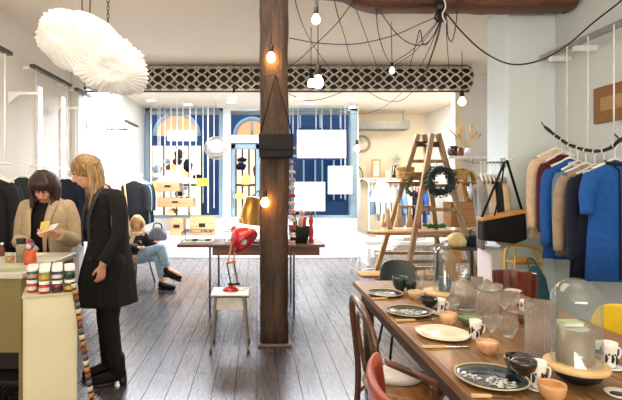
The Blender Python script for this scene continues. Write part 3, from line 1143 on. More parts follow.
for i, c in enumerate(cols):
    garment(labs[i], (3.35 - .68 + i * .122, 10.9, 1.58 - .055), R(72), .4, (.7, .85, .8, .9, .8, 1.0, .95, .8, .95, 1.1, .9, .7)[i], F_[c], 'clothes on the bay rack', .5, .04, 70 + i)
pf = thing('picture_frame', 'small wooden frame standing on the bay clothes shelf', 'frame', W(376, 178, 12.2))
fw, fh = 4.5 * 12.2 / F, 19 * 12.2 / F
f4 = B()
f4.box(-fw, -fw + .035, 0, .03, 0, fh).box(fw - .035, fw, 0, .03, 0, fh).box(-fw + .035, fw - .035, 0, .03, 0, .035).box(-fw + .035, fw - .035, 0, .03, fh - .035, fh)
B().box(-fw, fw, -.01, .03, 0, fh).build('frame', wood('frame_wood', 'a5763d', 'd8ac6b', 'z', .5, 12), pf, bevel=.004)
B().box(-fw + .05, fw - .05, -.016, -.0105, .06, fh - .06).build('picture', plain('picture_cream', 'ecdcc0', .6), pf)
f4.bm.free()
hs = thing('high_shelf', 'white shelf unit in the bay holding pots behind the ladder', 'shelf', (3.3, 12.25, 0))
hz_ = W(0, 178, 12.25).z
B().box(-.7, .95, -.18, .24, hz_ - .04, hz_).build('shelf_top', white_gloss, hs)
for x in (-.68, .9):
    B().box(x, x + .04, -.17, .23, 0, hz_ - .041).build('side_panel', white_gloss, hs)
for (x, nm, lab, m_, h_, r_) in ((397, 'zebra_pot', 'black and white patterned pot with an air plant in the bay', plain('zebra', '20221f', .5, var=.4, scale=30), .32, .13), (388, 'candle_jar', 'plain cream jar left of the patterned pot in the bay', plain('cream_jar', 'ead9b4', .5), .2, .09), (406, 'white_jar', 'plain white jar right of the patterned pot in the bay', white_gloss, .25, .09)):
    p = W(x, 178, 12.2)
    t = thing(nm, lab, 'pot', (p.x, 12.2, hz_))
    base = .0
    B().lathe([(0, base), (r_ * .8, base), (r_, h_ * .3), (r_ * .95, h_), (r_ * .8, h_), (r_ * .8, h_ * .9), (0, h_ * .9)], seg=20).build('pot', m_, t)
    if nm == 'zebra_pot':
        st_ = B()
        for i in range(9):
            q = 2 * PI * i / 9
            st_.tube([(r_ * 1.0 * math.cos(q), r_ * 1.0 * math.sin(q), h_ * .25), (r_ * 1.0 * math.cos(q + .3), r_ * 1.0 * math.sin(q + .3), h_ * .95)], .012, 5)
        st_.build('white_stripes', white_gloss, t)
        ap = B()
        for i in range(26):
            q, e = rnd.uniform(0, 6.28), rnd.uniform(.2, 1)
            ap.tube(smoothpts([(0, 0, h_ * .9), (.08 * e * math.cos(q), .08 * e * math.sin(q), h_ + .15), (.2 * e * math.cos(q), .2 * e * math.sin(q), h_ + .38 - .2 * e)], 3), [.01] * 6 + [.002], 5)
        ap.build('air_plant', plain('silver_leaf', 'c9ccba', .7), t)
# white lamp cone
lc = thing('cone_lamp', 'white cone shaped lamp shade on a thin stand in the bay', 'lamp', (W(382, 0, 10.2).x, 10.2, 0))
z1, z2 = W(0, 201, 10.2).z, W(0, 180, 10.2).z
B().lathe([(.27, z1), (.09, z2), (.085, z2), (.262, z1)], seg=24).build('lamp_shade', plain('lamp_white', 'fbfaf6', .6, emis='fff6e6', estr=.6), lc)
B().tube([(0, 0, .02), (0, 0, z2 - .02)], .012, 8).build('pole', white_gloss, lc)
B().lathe([(0, 0), (.15, 0), (.15, .015), (0, .02)], seg=24).build('base', white_gloss, lc)
# white wire chair / bicycle like seat at the bay entrance
wf = thing('wire_chair', 'white wire lounge chair standing left of the step ladder', 'chair', (W(385, 0, 7.9).x - .1, 8.1, 0))
wb = B()
for i in range(9):
    u = -0.3 + .6 * i / 8
    wb.tube(smoothpts([(-.42, u, .52), (-.1, u * .9, .42), (.2, u, .44), (.38, u * 1.05, .62), (.42, u, .8)], 4), .007, 5)
for p_ in ((-.42, .52), (-.2, .445), (0, .42), (.2, .44), (.36, .6), (.42, .8)):
    wb.tube([(p_[0], -.31, p_[1]), (p_[0], .31, p_[1])], .007, 5)
wb.build('wire_seat', white_gloss, wf)
for s in (-1, 1):
    B().tube(smoothpts([(-.3, s * .2, .44), (-.38, s * .24, .02), (0, s * .26, .01), (.32, s * .24, .02), (.2, s * .2, .44)], 4), .009, 6).build('leg', white_gloss, wf)

# ================================================================ LEFT WALL: tracks, hanging rails, clothes
ltr = plain('dark_track', '4a4744', .4, .4)
for i, (ya, yb, lab) in enumerate(((4.35, 4.95, 'dark ceiling level track nearest on the left wall'), (5.43, 6.53, 'dark ceiling level track in the middle of the left wall'), (6.75, 7.35, 'dark ceiling level track by the grey wall strip'), (9.3, 10.2, 'dark grey track far along the left wall near the window'))):
    z = 2.86 if i < 3 else 2.75
    t = thing('wall_track', lab, 'track', (-2.6, (ya + yb) / 2, z))
    h_ = (yb - ya) / 2
    B().box(-.03, .03, -h_, h_, 0, .04).build('track_bar', ltr, t, bevel=.003)
    for y in (-h_ + .1, h_ - .1):
        B().box(-.15, -.03, y - .015, y + .015, .005, .035).build('bracket', white_gloss, t)
        B().tube([(0, y, 0), (0, y, 1.72 - z)], .007, 6).build('hanging_rod', white_cord, t)
    B().tube([(0, -h_ - .02, 1.72 - z), (0, h_ + .02, 1.72 - z)], .012, 8).build('hanging_bar', white_gloss, t)
wg = ['black', 'black', 'green', 'pink', 'black']
lefts = [(4.42, 'black', 1.0, 'black coat hanging at the left edge of the shop'), (4.5, 'navy', .95, 'navy coat hanging just behind the leftmost black one'),
         (5.02, 'green', .95, 'dark green coat hanging behind the shoulder of the brown haired woman'), (5.12, 'black', .95, 'black jacket third on the left wall behind the brown haired woman'), (5.3, 'pink', .8, 'dusty pink blouse hanging behind the head of the brown haired woman'),
         (6.15, 'navy', .9, 'navy dress hanging between the two women'), (6.35, 'black', .9, 'black dress hanging between the two women'),
         (6.85, 'grey', .55, 'grey scarf top hanging left of the blond woman'), (6.98, 'black', 1.0, 'black long coat under the grey top between the women'), (7.12, 'burg', .95, 'burgundy dress beside the blond woman'), (7.24, 'navy', .95, 'navy skirt suit close behind the blond woman')]
for i, (Y, c, L, lab) in enumerate(lefts):
    garment(lab, (-2.6 + .1, Y, 1.72 - .055), R(rnd.uniform(-14, 14)), .42, L, F_[c], 'clothes along the left wall', .55, .055, 100 + i)
far = [(9.35, 'black', 'black coat nearest on the far left wall rail'), (9.5, 'green', 'dark green coat second on the far left wall rail'), (9.65, 'denim', 'denim jacket on the far left wall rail'), (9.8, 'green', 'dark green dress on the far left wall rail'), (9.95, 'black', 'black dress furthest on the far left wall rail')]
for i, (Y, c, lab) in enumerate(far):
    garment(lab, (-2.44, Y, 1.72 - .055), R(rnd.uniform(-10, 10)), .46, .95, F_[c], 'clothes on the far left wall rail', .5, .06, 130 + i)
led = glow('led_strip', 'fffdf6', 3.5)
for i, (Y, lab) in enumerate(((4.72, 'vertical white light strip at the left edge of the shop wall'), (5.9, 'broad vertical white light strip behind the brown haired woman'), (6.6, 'vertical white light strip left of the grey wall strip'), (8.3, 'vertical white light strip beyond the grey wall strip'))):
    t = thing('light_strip', lab, 'light', (XL, Y, 0), 0, 'vertical light strips on the left wall')
    B().box(0, .03, -.06, .06, .3, 2.75).build('strip_housing', white_gloss, t, bevel=.004)
    B().box(.0305, .036, -.045, .045, .33, 2.72).build('lens', led, t)
for i, (Y, lab) in enumerate(((5.2, 'white wall bracket arm nearest the left edge'), (6.2, 'white wall bracket arm in the middle of the left wall'), (7.6, 'white wall bracket arm just past the grey wall strip'), (8.6, 'white bracket arm with grey tip far along the left wall'))):
    t = thing('bracket_arm', lab, 'bracket', (XL, Y, 2.5))
    B().box(0, .38, -.012, .012, 0, .03).build('arm', white_gloss if i < 3 else ltr, t, bevel=.003)
    B().prism([(0, -.1), (0, 0), (.12, 0)], -.008, .008, 'y').build('gusset', white_gloss, t)
    B().tube([(.36, 0, .0), (.36, 0, -.78)], .006, 6).build('hanging_rod', white_cord, t)
bm_ = wood('bamboo', 'b99d6b', 'dcc698', 'z', .5, 8)
for (x0, y0, x1, y1, Y, lab) in ((115, 122, 121, 200, 8.6, 'pale bamboo pole leaning on the left wall, left one'), (118, 122, 126, 200, 8.65, 'pale bamboo pole leaning on the left wall, right one')):
    p, q = W(x0, y0, Y), W(x1, y1, Y)
    d_ = (q - p)
    q = p + d_ * (p.z / -d_.z)
    o = B().tube([Vector((0, 0, 0)), p - q], .018, 8).build('bamboo_pole', bm_, loc=q)
    tag(o, lab, 'pole', 'bamboo poles leaning on the left wall')
# ================================================================ WINDOW DISPLAY
xs = [151, 160, 165, 171, 177, 183, 190, 196, 203, 208, 214]
for i, x in enumerate(xs):
    p = W(x, 0, 11.25)
    o = B().tube([(0, 0, 0), (.0, 0, -2.55 + .12 * (i % 3))], .022 if i % 3 == 0 else .013, 6).build('window_streamer', white_cord, loc=(p.x, 11.25, ZC))
    tag(o, 'white cord hanging in the left shop window', 'cord', 'white cords in the left window')
for i, x in enumerate((293, 298, 316, 322, 331, 341, 345)):
    p = W(x, 0, 11.2)
    o = B().tube([(0, 0, 0), (.0, 0, -1.2 if i < 5 else -2.2)], .007, 6).build('poster_cord', white_cord, loc=(p.x, 11.2, ZC))
    tag(o, 'white cord holding the blank posters in the right shop window', 'cord', 'poster cords in the right window')
paper = plain('white_poster', 'f3f5f4', .6, var=.01)
for (x0, x1, y0, y1, lab) in ((297, 346, 130, 158, 'large blank white poster hanging highest in the right window'), (328, 352, 166, 194, 'small blank white poster low at the right of the window'), (294, 325, 182, 211, 'blank white poster partly behind the pillar garland')):
    a, b_ = W(x0, y1, 11.15), W(x1, y0, 11.15)
    o = B().box(0, b_.x - a.x, -.008, .008, 0, b_.z - a.z).build('white_poster', paper, loc=(a.x, 11.15, a.z))
    tag(o, lab, 'poster')
ply = wood('pale_pine', 'a87848', 'd2a478', 'x', .55, 8)


def crate(x0, x1, y0, y1, Y, lab, dep=.4):
    a, b_ = W(x0, y1, Y), W(x1, y0, Y)
    w_, h_ = b_.x - a.x, b_.z - a.z
    t = thing('wooden_box', lab, 'box', ((a.x + b_.x) / 2, Y + dep / 2, a.z), 0, 'pale boxes in the window display')
    h2 = w_ / 2
    for n_, q in (('front_panel', (-h2, h2, -dep / 2, -dep / 2 + .02, 0, h_)), ('back_panel', (-h2, h2, dep / 2 - .02, dep / 2, 0, h_)), ('side_panel', (-h2, -h2 + .02, -dep / 2 + .021, dep / 2 - .021, 0, h_)), ('side_panel', (h2 - .02, h2, -dep / 2 + .021, dep / 2 - .021, 0, h_)), ('base_panel', (-h2 + .021, h2 - .021, -dep / 2 + .021, dep / 2 - .021, 0, .02))):
        B().box(*q).build(n_, ply, t, bevel=.004)
    B().box(-.07, .07, -dep / 2 - .004, -dep / 2 - .0005, h_ * .45, h_ * .65).build('hand_hole', black_plastic, t)
    return t


crate(156, 179, 182, 191.5, 10.7, 'upper pale wooden tray hanging in the left window')
crate(157, 193, 198, 207, 10.6, 'long pale wooden tray lowest in the hanging window display')
crate(170, 183, 211, 220, 10.3, 'small pale wooden box on the display platform left')
crate(190, 214, 211, 221, 10.3, 'wide pale wooden box on the display platform beside the door')
for o in [o for o in C.objects if o.name.startswith('wooden_box') and o.parent is None][2:]:
    o.location.z = .39
    o.scale.z = 1.9
for x in (158, 177):
    a = W(x, 198, 10.9)
    o = B().tube([(0, 0, 0), (0, 0, ZC - a.z)], .008, 6).build('display_rope', white_cord, loc=a)
    tag(o, 'rope carrying the pale wooden trays in the window', 'rope', 'ropes of the hanging trays')
cp = B()
cp.loft([(0, 0, 0, .42, .18), (.05, 0, .08, .36, .16), (.05, 0, .2, .2, .1), (.1, 0, .27, .05, .04)], 20)
p = W(172, 182, 10.8)
cp = cp.build('white_paper_mountain', plain('white_card', 'f4f4f2', .7, var=.02), loc=(p.x, 10.9, p.z - .02))
tag(cp, 'white cardboard mountain standing on the upper wooden tray', 'ornament')
for dx, lab in ((0, 'black shoe left of the pair on the lower wooden tray'), (.14, 'black shoe right of the pair on the lower wooden tray')):
    p = W(181, 198, 10.78)
    t = thing('display_shoe', lab, 'shoe', (p.x + dx, 10.72, W(0, 203, 10.7).z))
    B().loft([(0, 0, 0, .05, .12), (0, 0, .05, .048, .11), (0, .03, .1, .035, .06), (0, .04, .14, .03, .04)], 14).build('upper', leather_black, t)
    B().loft([(0, 0, -.015, .052, .125), (0, 0, 0, .052, .125)], 14).build('sole', black_plastic, t)
yb = W(203, 182, 11.0)
o = B().box(-.13, .13, -.006, .006, -.09, .09).build('yellow_sign', plain('yellow_card', 'efc93a', .6), loc=(yb.x, 11.0, yb.z))
tag(o, 'small yellow card hanging in the left window', 'card')
# wire ball lamp
p = W(216, 148, 10.6)
wbl = thing('wire_globe', 'round wire globe lamp hanging in the window beside the door', 'lamp', p)
gbm = B()
rr_ = 11.5 * 10.6 / F
for i in range(14):
    q = PI * i / 14
    gbm.tube([(rr_ * math.cos(t) * math.cos(q), rr_ * math.cos(t) * math.sin(q), rr_ * math.sin(t)) for t in [2 * PI * j / 28 for j in range(28)]], .006, 4, closed=True)
for k in (-.7, -.35, 0, .35, .7):
    r2 = rr_ * math.sqrt(1 - k * k)
    gbm.tube([(r2 * math.cos(t), r2 * math.sin(t), rr_ * k) for t in [2 * PI * j / 28 for j in range(28)]], .006, 4, closed=True)
gbm.build('wire_mesh', plain('champagne_wire', 'b9b4a6', .4, .5), wbl)
B().ball((0, 0, 0), rr_ * .8, seg=20, rings=14).build('paper_core', plain('grey_paper', 'b8b6ae', .8), wbl)
B().tube([(0, 0, rr_), (0, 0, ZC - p.z)], .006, 6).build('cord', cord_mat, wbl)

# ================================================================ CONSOLE TABLE BEHIND THE PILLAR
walnut = wood('mid_walnut', '4a2c1c', '7c5136', 'x', .4, 8, coat=.2)
ctb = thing('console_table', 'long walnut console table on thin metal legs behind the pillar', 'table', (-.07, 5.75, 0))
tz = .81
B().box(-.86, .86, -.3, .3, tz - .035, tz).build('tabletop', walnut, ctb, bevel=.005)
B().box(-.45, .8, -.27, .27, tz - .13, tz - .036).build('apron', walnut, ctb, bevel=.004)
for (x, y) in ((-.48, -.26), (-.42, .26), (.5, -.26), (.5, .26)):
    B().tube([(x, y, .0), (x * 1.0, y, tz - .036)], .013, 8).build('leg', plain('grey_metal_leg', '6e757a', .4, .6), ctb)
acr = thin_glass('case_glass', 'eef3f4', .9)
for (x0, x1, y0, Y, lab) in ((182, 212, 228, 5.62, 'flat glass display case at the left end of the console'), (225, 256, 229, 5.65, 'flat glass display case behind the red lamp')):
    a, b_ = W(x0, 0, Y), W(x1, 0, Y)
    w_ = (b_.x - a.x) / 2
    t = thing('glass_case', lab, 'case', ((a.x + b_.x) / 2, Y + .12, tz), 0, 'glass cases on the console table')
    h_ = .13
    B().box(-w_, w_, -.14, .14, 0, .012).build('base', plain('case_base', 'ded6c8', .6), t)
    fm = B()
    for (x, y) in ((-w_, -.14), (w_, -.14), (w_, .14), (-w_, .14)):
        fm.bar((x, y, .012), (x, y, h_), .006, .006)
    for z in (h_,):
        fm.tube([(-w_, -.14, z), (w_, -.14, z), (w_, .14, z), (-w_, .14, z)], .004, 4, closed=True)
    fm.build('metal_frame', black_metal, t)
    B().box(-w_ + .004, w_ - .004, -.137, -.135, .013, h_).build('front_pane', acr, t)
    B().box(-w_ + .004, w_ - .004, -.135, .135, h_ - .002, h_).build('lid_pane', acr, t)
    for i in range(4):
        xx = -w_ + .06 + i * (2 * w_ - .12) / 3
        B().box(xx - .03, xx + .03, -.05, .06, .013, .03).build('tray_insert', goods[(i + 1) % 4] if i % 2 else plain('case_base', 'ded6c8', .6), t)
# basket on right
p = W(299, 0, 5.7)
bb = thing('black_planter', 'black basket with red and white trinkets on the console', 'basket', (p.x, 5.7, tz))
B().lathe([(0, 0), (.105, 0), (.12, .08), (.125, .19), (.11, .19), (.1, .02), (0, .02)], seg=24).build('basket_body', plain('black_felt', '15151a', .8), bb)
tri = [plain('red_trinket', 'c33a32', .5), plain('pale_trinket', 'e8d9cf', .6), plain('pink_flower', 'e2a79a', .7), plain('leaf_green', '5b6e49', .7)]
for i, (n_, m_) in enumerate((('red_bow', tri[0]), ('white_doll', tri[1]), ('red_doll', tri[0]), ('green_sprig', tri[3]), ('pink_doll', tri[2]))):
    q = 2 * PI * i / 5
    x, y = .06 * math.cos(q), .05 * math.sin(q)
    B().loft([(x, y, .12, .02, .02), (x, y, .24, .028, .02), (x * 1.3, y, .3 + .03 * (i % 2), .018, .014)], 10).ball((x * 1.4, y, .34 + .03 * (i % 2)), .024, seg=8, rings=6).build(n_, m_, bb)
o = thing('red_candlestick', 'red and green figurine standing right of the black basket', 'figurine', (W(311, 0, 5.7).x, 5.7, tz))
B().lathe([(0, 0), (.035, 0), (.025, .05), (.035, .12), (.02, .2), (.03, .26), (.012, .32), (0, .33)], seg=14).build('body', tri[0], o)
B().ball((0, 0, .345), .026, seg=10, rings=7).build('head', tri[3], o)
# garland on the pillar side
gl_ = thing('flower_garland', 'string of small pink and white flowers hanging on the pillar right side', 'garland', (.312, 4.49, 2.35))
B().tube([(0, 0, 0), (.005, 0, -.5), (-.0, 0, -1.42)], .003, 5).build('string', white_cord, gl_)
for i in range(13):
    z = -.5 - .075 * i
    fb = B()
    for k in range(6):
        q = 2 * PI * k / 6 + i
        fb.ball((.022 * math.cos(q) + .02, .022 * math.sin(q) - .03, z + .012 * math.sin(3 * q)), (.017, .017, .012), seg=7, rings=5)
    fb.ball((.02, -.04, z), .012, seg=6, rings=5)
    fb.build('flower', [tri[2], tri[1], tri[0], tri[1]][i % 4], gl_)

# gold lamp on the console
gold = plain('brushed_brass', 'b98a45', .32, .85, var=.15)
gp = W(253, 0, 5.3)
glp = thing('brass_lamp', 'brass cone lamp leaning out from behind the pillar', 'lamp', (.04, 5.6, tz))
ax = Matrix.Rotation(R(8), 3, 'Y')
cc = W(251, 211, 5.35) - Vector((.04, 5.6, tz))
B().lathe([(.125, -.15), (.092, .15), (.02, .17), (0, .17), (.015, .16), (.088, .143), (.119, -.15)], cc, 28, ax=ax).build('lamp_shade', gold, glp)
B().tube(smoothpts([(0, 0, .02), (.0, 0, .5), (-.02, -.05, .62), cc + Vector((.02, 0, .17))], 5), .009, 8).build('stem', black_metal, glp)
B().lathe([(0, 0), (.09, 0), (.09, .015), (.02, .025), (0, .025)], seg=24).build('base', black_metal, glp)

# ================================================================ STOOL AND RED LAMP
sx, sy = W(230.5, 0, 4.32).x, 4.32
sz = .53
stl = thing('white_stool', 'small white school stool with tapering steel legs', 'stool', (sx, sy, 0))
B().box(-.17, .17, -.15, .15, sz - .02, sz).build('seat', white_gloss, stl, bevel=.008)
B().box(-.172, .172, -.152, .152, sz - .03, sz - .0205).build('seat_edge', plain('dark_ply_edge', '2e2a28', .5), stl, bevel=.003)
B().box(-.13, .13, -.12, .12, sz - .15, sz - .031).build('apron', plain('apron_white', 'dcdad4', .5), stl, bevel=.006)
for (x, y) in ((-1, -1), (1, -1), (1, 1), (-1, 1)):
    o = B().bar((x * .165, y * .15, .02), (x * .125, y * .115, sz - .03), .018, .014, (1, 0, 0), .028, .02).build('leg', plain('grey_steel_leg', '77746e', .4, .6), stl, bevel=.003)
    B().lathe([(0, 0), (.012, 0), (.014, .02), (.01, .035), (0, .035)], (x * .166, y * .151, 0), 10).build('rubber_foot', black_plastic, o)
red = plain('red_enamel', 'b5161f', .25, coat=.6, var=.05)
rl_ = thing('red_desk_lamp', 'red articulated desk lamp with copper arms on the white stool', 'lamp', (sx, sy, sz))
s = 4.32 / F


def lp(x, y, dy=0):
    return Vector(((x - 230.5) * s, dy, (290.5 - y) * s))


B().lathe([(0, 0), (.068, 0), (.07, .012), (.055, .03), (.03, .04), (.02, .05), (0, .05)], seg=28).build('base', red, rl_)
B().lathe([(0.0, 0.0005), (.074, .0005), (.074, .008), (0, .008)], seg=28).build('base_ring', plain('copper_ring', 'a5653e', .35, .7), rl_)
dkb = plain('dark_bronze', '3a2a22', .4, .5)
copper = wood('warm_oak_arm', 'b56f37', 'e7a468', 'z', .4, 16)
for dy, dx in ((-.02, 0), (.02, 0)):
    B().bar(lp(231, 284, dy), lp(227, 263, dy), .017, .009).build('lower_arm', dkb, rl_)
    B().bar(lp(238, 284, dy), lp(234, 262, dy), .017, .009).build('lower_arm', dkb, rl_)
B().tube([lp(228, 284), lp(240, 284)], .012, 8).build('lower_joint', dkb, rl_)
B().tube([lp(226, 263), lp(236, 261)], .013, 8).build('elbow_joint', copper, rl_)
B().tube(smoothpts([lp(234, 284), lp(235, 275), lp(232, 262)], 4), .006, 6).build('spring', plain('white_spring', 'd8cfc0', .5), rl_)
B().bar(lp(228, 262, -.01), lp(235, 226, -.01), .026, .014).build('upper_arm', copper, rl_)
B().bar(lp(233, 262, .01), lp(240, 229, .01), .026, .014).build('upper_arm', copper, rl_)
B().tube([lp(234, 226), lp(241, 229)], .013, 8).build('head_joint', chrome, rl_)
B().tube(smoothpts([lp(233, 228), lp(230, 222), lp(235, 217), lp(242, 219), lp(243, 228)], 5), .0035, 6).build('cable_loop', white_cord, rl_)
ax = (Vector((.62, -.35, -.62))).to_track_quat('Z', 'Y').to_matrix()
B().lathe([(.024, -.06), (.034, -.03), (.06, -.01), (.1, .03), (.125, .08), (.134, .14), (.128, .14), (.118, .08), (.09, .035), (.03, .0), (0, -.0)], lp(237, 232, -.01), 30, ax=ax).lathe([(0, -.065), (.022, -.06), (.022, -.045)], lp(237, 232, -.01), 20, ax=ax).build('lamp_shade', red, rl_)
B().ball(lp(244, 241, -.05), .03, seg=12, rings=8).build('bulb', plain('bulb_white', 'e8e4da', .3), rl_)
B().tube(smoothpts([(.06, 0, .008), (.1, -.03, .006), (.13, -.01, .006), (.12, .03, .006), (.155, .05, .006)], 5), .004, 6).build('power_cord', plain('cream_cable', 'c9bfae', .5), rl_)

# ================================================================ BAG ON THE PILLAR
pb = thing('pillar_handbag', 'small black leather handbag hanging on the timber pillar', 'bag', (.175, 4.36, 0))
z_ = lambda y: HZ - (y - 185) * 4.3 / F
B().prism([(-.155, z_(158)), (-.16, z_(135)), (.155, z_(135)), (.155, z_(157)), (.13, z_(158.5)), (-.13, z_(159))], -.11, -.03, 'y').build('bag_body', leather_black, pb, bevel=.018)
B().prism([(-.158, z_(150)), (-.162, z_(134.5)), (.157, z_(134.5)), (.153, z_(150))], -.118, -.108, 'y').build('flap', leather_black, pb, bevel=.004)
for a_, b_ in (((-.15, -.07, z_(136)), (-.01, -.045, z_(76))), ((.15, -.07, z_(136)), (.0, -.045, z_(76)))):
    B().tube([a_, Vector(a_).lerp(Vector(b_), .5) + Vector((0, .0, -.01)), b_], .007, 6).build('strap', leather_black, pb)
B().tube([(-.005, 0, z_(76)), (-.005, -.06, z_(75))], .006, 6).build('nail', black_metal, pb)

# ================================================================ PENDANTS AND CABLES
bulb_w = glow('warm_bulb_glass', 'ffe2b0', 22)
bulb_o = glow('amber_bulb_glass', 'ffb050', 70)


def pendant(lab, x, y, Y, r, top=None, mat=None, sock=None):
    p = W(x, y, Y)
    s = Y / F
    t = thing('bulb_pendant', lab, 'lamp', p, 0, 'bare bulbs on black cables')
    rr_ = r * s
    B().lathe([(0, -rr_), (rr_ * .5, -rr_ * .87), (rr_ * .87, -rr_ * .5), (rr_, 0), (rr_ * .9, rr_ * .45), (rr_ * .6, rr_ * .95), (rr_ * .45, rr_ * 1.4), (0, rr_ * 1.42)], seg=18).build('bulb', mat or bulb_w, t)
    B().lathe([(0, rr_ * 1.3), (rr_ * .5, rr_ * 1.3), (rr_ * .56, rr_ * 1.5), (rr_ * .56, rr_ * 3), (rr_ * .3, rr_ * 3.3), (0, rr_ * 3.3)], seg=14).build('socket', black_plastic, t)
    if top:
        pts = [Vector((0, 0, rr_ * 3.2))] + [W(*q) - p for q in top]
        B().tube(smoothpts(pts, 5), .0045, 6).build('cable', cord_mat, t)
    return t


hub = W(443, 3, 4.3)
up = lambda x, Y: (x, 185 - (ZC - HZ) * F / Y, Y)
pendant('bare glowing bulb hanging in front of the pillar top', 271, 58, 4.29, 4.3, [up(271, 4.27)], bulb_o)
pendant('bare bulb glowing low against the pillar near the brass lamp', 265, 203, 4.29, 4.2, [(264, 180, 4.3), (262, 150, 4.31), (263, 100, 4.31), (266, 76, 4.3)], bulb_o)
pendant('large bare bulb on a long straight cable right of the pillar', 318, 83, 4.0, 5.6, [up(318, 4.0)])
pendant('bare bulb highest in the picture right of the pillar', 316, 20, 3.9, 4.3, [up(316.5, 3.9)])
pendant('small bare bulb just left behind the large one', 311, 84, 5.6, 3.6, [up(311, 5.6)])
pendant('small bare bulb hanging before the middle of the shutter', 392, 71, 5.4, 2.6, [up(391, 5.4)])
pendant('bare bulb hanging off the right end of the lattice shutter', 462, 102, 6.6, 3.6, [up(462, 6.6)])
pendant('tiny bare bulb hanging below the shutter left of the pillar', 234, 97, 7.2, 2.6, [up(234, 7.2)])
pendant('tiny bare bulb beside the wall clock', 357, 149, 10.8, 2.8, [up(357, 10.8)])

hb = thing('cable_hub', 'black ceiling hub where all the lamp cables are gathered', 'hub', (hub.x, 4.36, 3.1))
B().lathe([(0, .11), (.05, .11), (.055, .05), (.045, 0), (0, 0)], seg=20).build('hub_body', black_plastic, hb)
kb = B()
for i in range(10):
    q = 2 * PI * i / 10
    kb.tube(smoothpts([(.03 * math.cos(q), .03 * math.sin(q), .0), (.055 * math.cos(q), .055 * math.sin(q), -.04), (.03 * math.cos(q + 1), .03 * math.sin(q + 1), -.08), (.0, 0, .02)], 4), .005, 5)
kb.build('knotted_cables', cord_mat, hb)
B().tube(smoothpts([(0, -.06, .12), (.02, -.07, .03), (-.01, -.07, -.05), (.03, -.06, -.12)], 4), .006, 6).build('white_tie', white_cord, hb)


def cable(lab, pts, r=.0045):
    P = [W(*q) for q in pts]
    o = B().tube([p - P[0] for p in smoothpts(P, 7)], r, 6).build('black_cable', cord_mat, loc=P[0])
    tag(o, lab, 'cable', 'black cables draped from the ceiling hub')


H = (443, 14, 4.36)
cable('black cable running straight from the beam end down to the shutter left half', [up(350, 4.3)[:2] + (4.3,), (353, 0, 4.5), (366, 36, 5.6), (380, 75, 7.0)])
cable('black cable curving from above the pillar down behind the large bulb', [up(292, 4.2)[:2] + (4.2,), (297, 8, 4.4), (308, 36, 5.2), (322, 58, 6.2), (336, 76, 7.1)])
cable('black cable falling from the top between the pillar and the beam', [up(331, 4.2)[:2] + (4.2,), (336, 8, 4.4), (345, 38, 5.2), (352, 62, 6.2), (366, 80, 7.1)])
cable('black cable sloping from the beam end back down to the pillar', [(354, 0, 4.4), (338, 22, 4.4), (315, 45, 4.4), (292, 65, 4.3), (268, 76, 4.28), (262, 75, 4.3)])
cable('long black swag from the hub across to the pillar', [H, (420, 24, 4.4), (392, 36, 4.4), (355, 44, 4.4), (318, 43, 4.4), (289, 38, 4.42)])
cable('black cable hanging in a slack loop between beam and hub', [(376, 2, 4.4), (386, 20, 4.4), (400, 37, 4.4), (415, 45, 4.4), (428, 42, 4.4), (438, 28, 4.4), H])
cable('black cable from the beam down to the small middle bulb', [(376, 2, 4.5), (378, 30, 4.8), (384, 52, 5.1), (391, 64, 5.4)])
cable('black cable fanning from the hub to the far left of the window ceiling', [H, (432, 30, 5), (412, 54, 6), (384, 72, 6.8), (376, 82, 7.05)])
cable('black cable sweeping from the hub low over the bay', [H, (436, 40, 4.8), (424, 75, 5.5), (404, 99, 6.2), (384, 100, 6.6), (366, 90, 6.9)])
cable('black cable sweeping from the hub down to the clock side', [H, (434, 38, 5), (417, 72, 6), (396, 98, 7.2), (372, 112, 8.6), (350, 114, 10)])
cable('black cable from the hub to the small middle bulb', [H, (430, 30, 4.7), (412, 50, 5.1), (394, 62, 5.4)])
cable('black cable falling steeply from the hub to the shutter', [H, (438, 38, 5.3), (430, 62, 6.4), (422, 90, 7.1)])
cable('black cable falling almost straight down left of the hub centre', [H, (436, 42, 5.3), (426, 68, 6.4), (415, 92, 7.1)])
cable('black cable dropping straight down right of the hub', [(446, 14, 4.36), (447, 42, 5.3), (449, 68, 6.6)])
cable('thin black cable looping sharply beside the hub', [(458, -2, 4.3), (456, 24, 4.3), (452, 41, 4.3), (448, 36, 4.3), (447, 20, 4.3)])
cable('thin cable drawn up in a narrow loop left of the hub', [H, (433, 36, 4.4), (424, 45, 4.4), (420, 30, 4.4), (416, 44, 4.4), (410, 66, 5)])
cable('long black swag from the hub to the right hand wall', [(447, 14, 4.36), (462, 32, 4.3), (484, 52, 4.2), (510, 64, 4.1), (538, 61, 4.0), (566, 46, 3.9), (594, 22, 3.8), (622, 0, 3.7), (640, -20, 3.6)], .007)
cable('black cable drooping low under the shutter right of the pillar', [(289, 94, 6.9), (305, 100, 6.9), (322, 99, 6.9), (345, 91, 7.0)])

# ================================================================ PAPER PENDANT LAMP
pl_m = plain('crumpled_white_fabric', 'f3f1ec', .8, var=.04, emis='fff8ec', estr=.1)
pt_ = thing('paper_pendant', 'large crumpled white fabric pendant lamp of two joined shells', 'lamp', W(85, 50, 3.0))
s = 3.0 / F


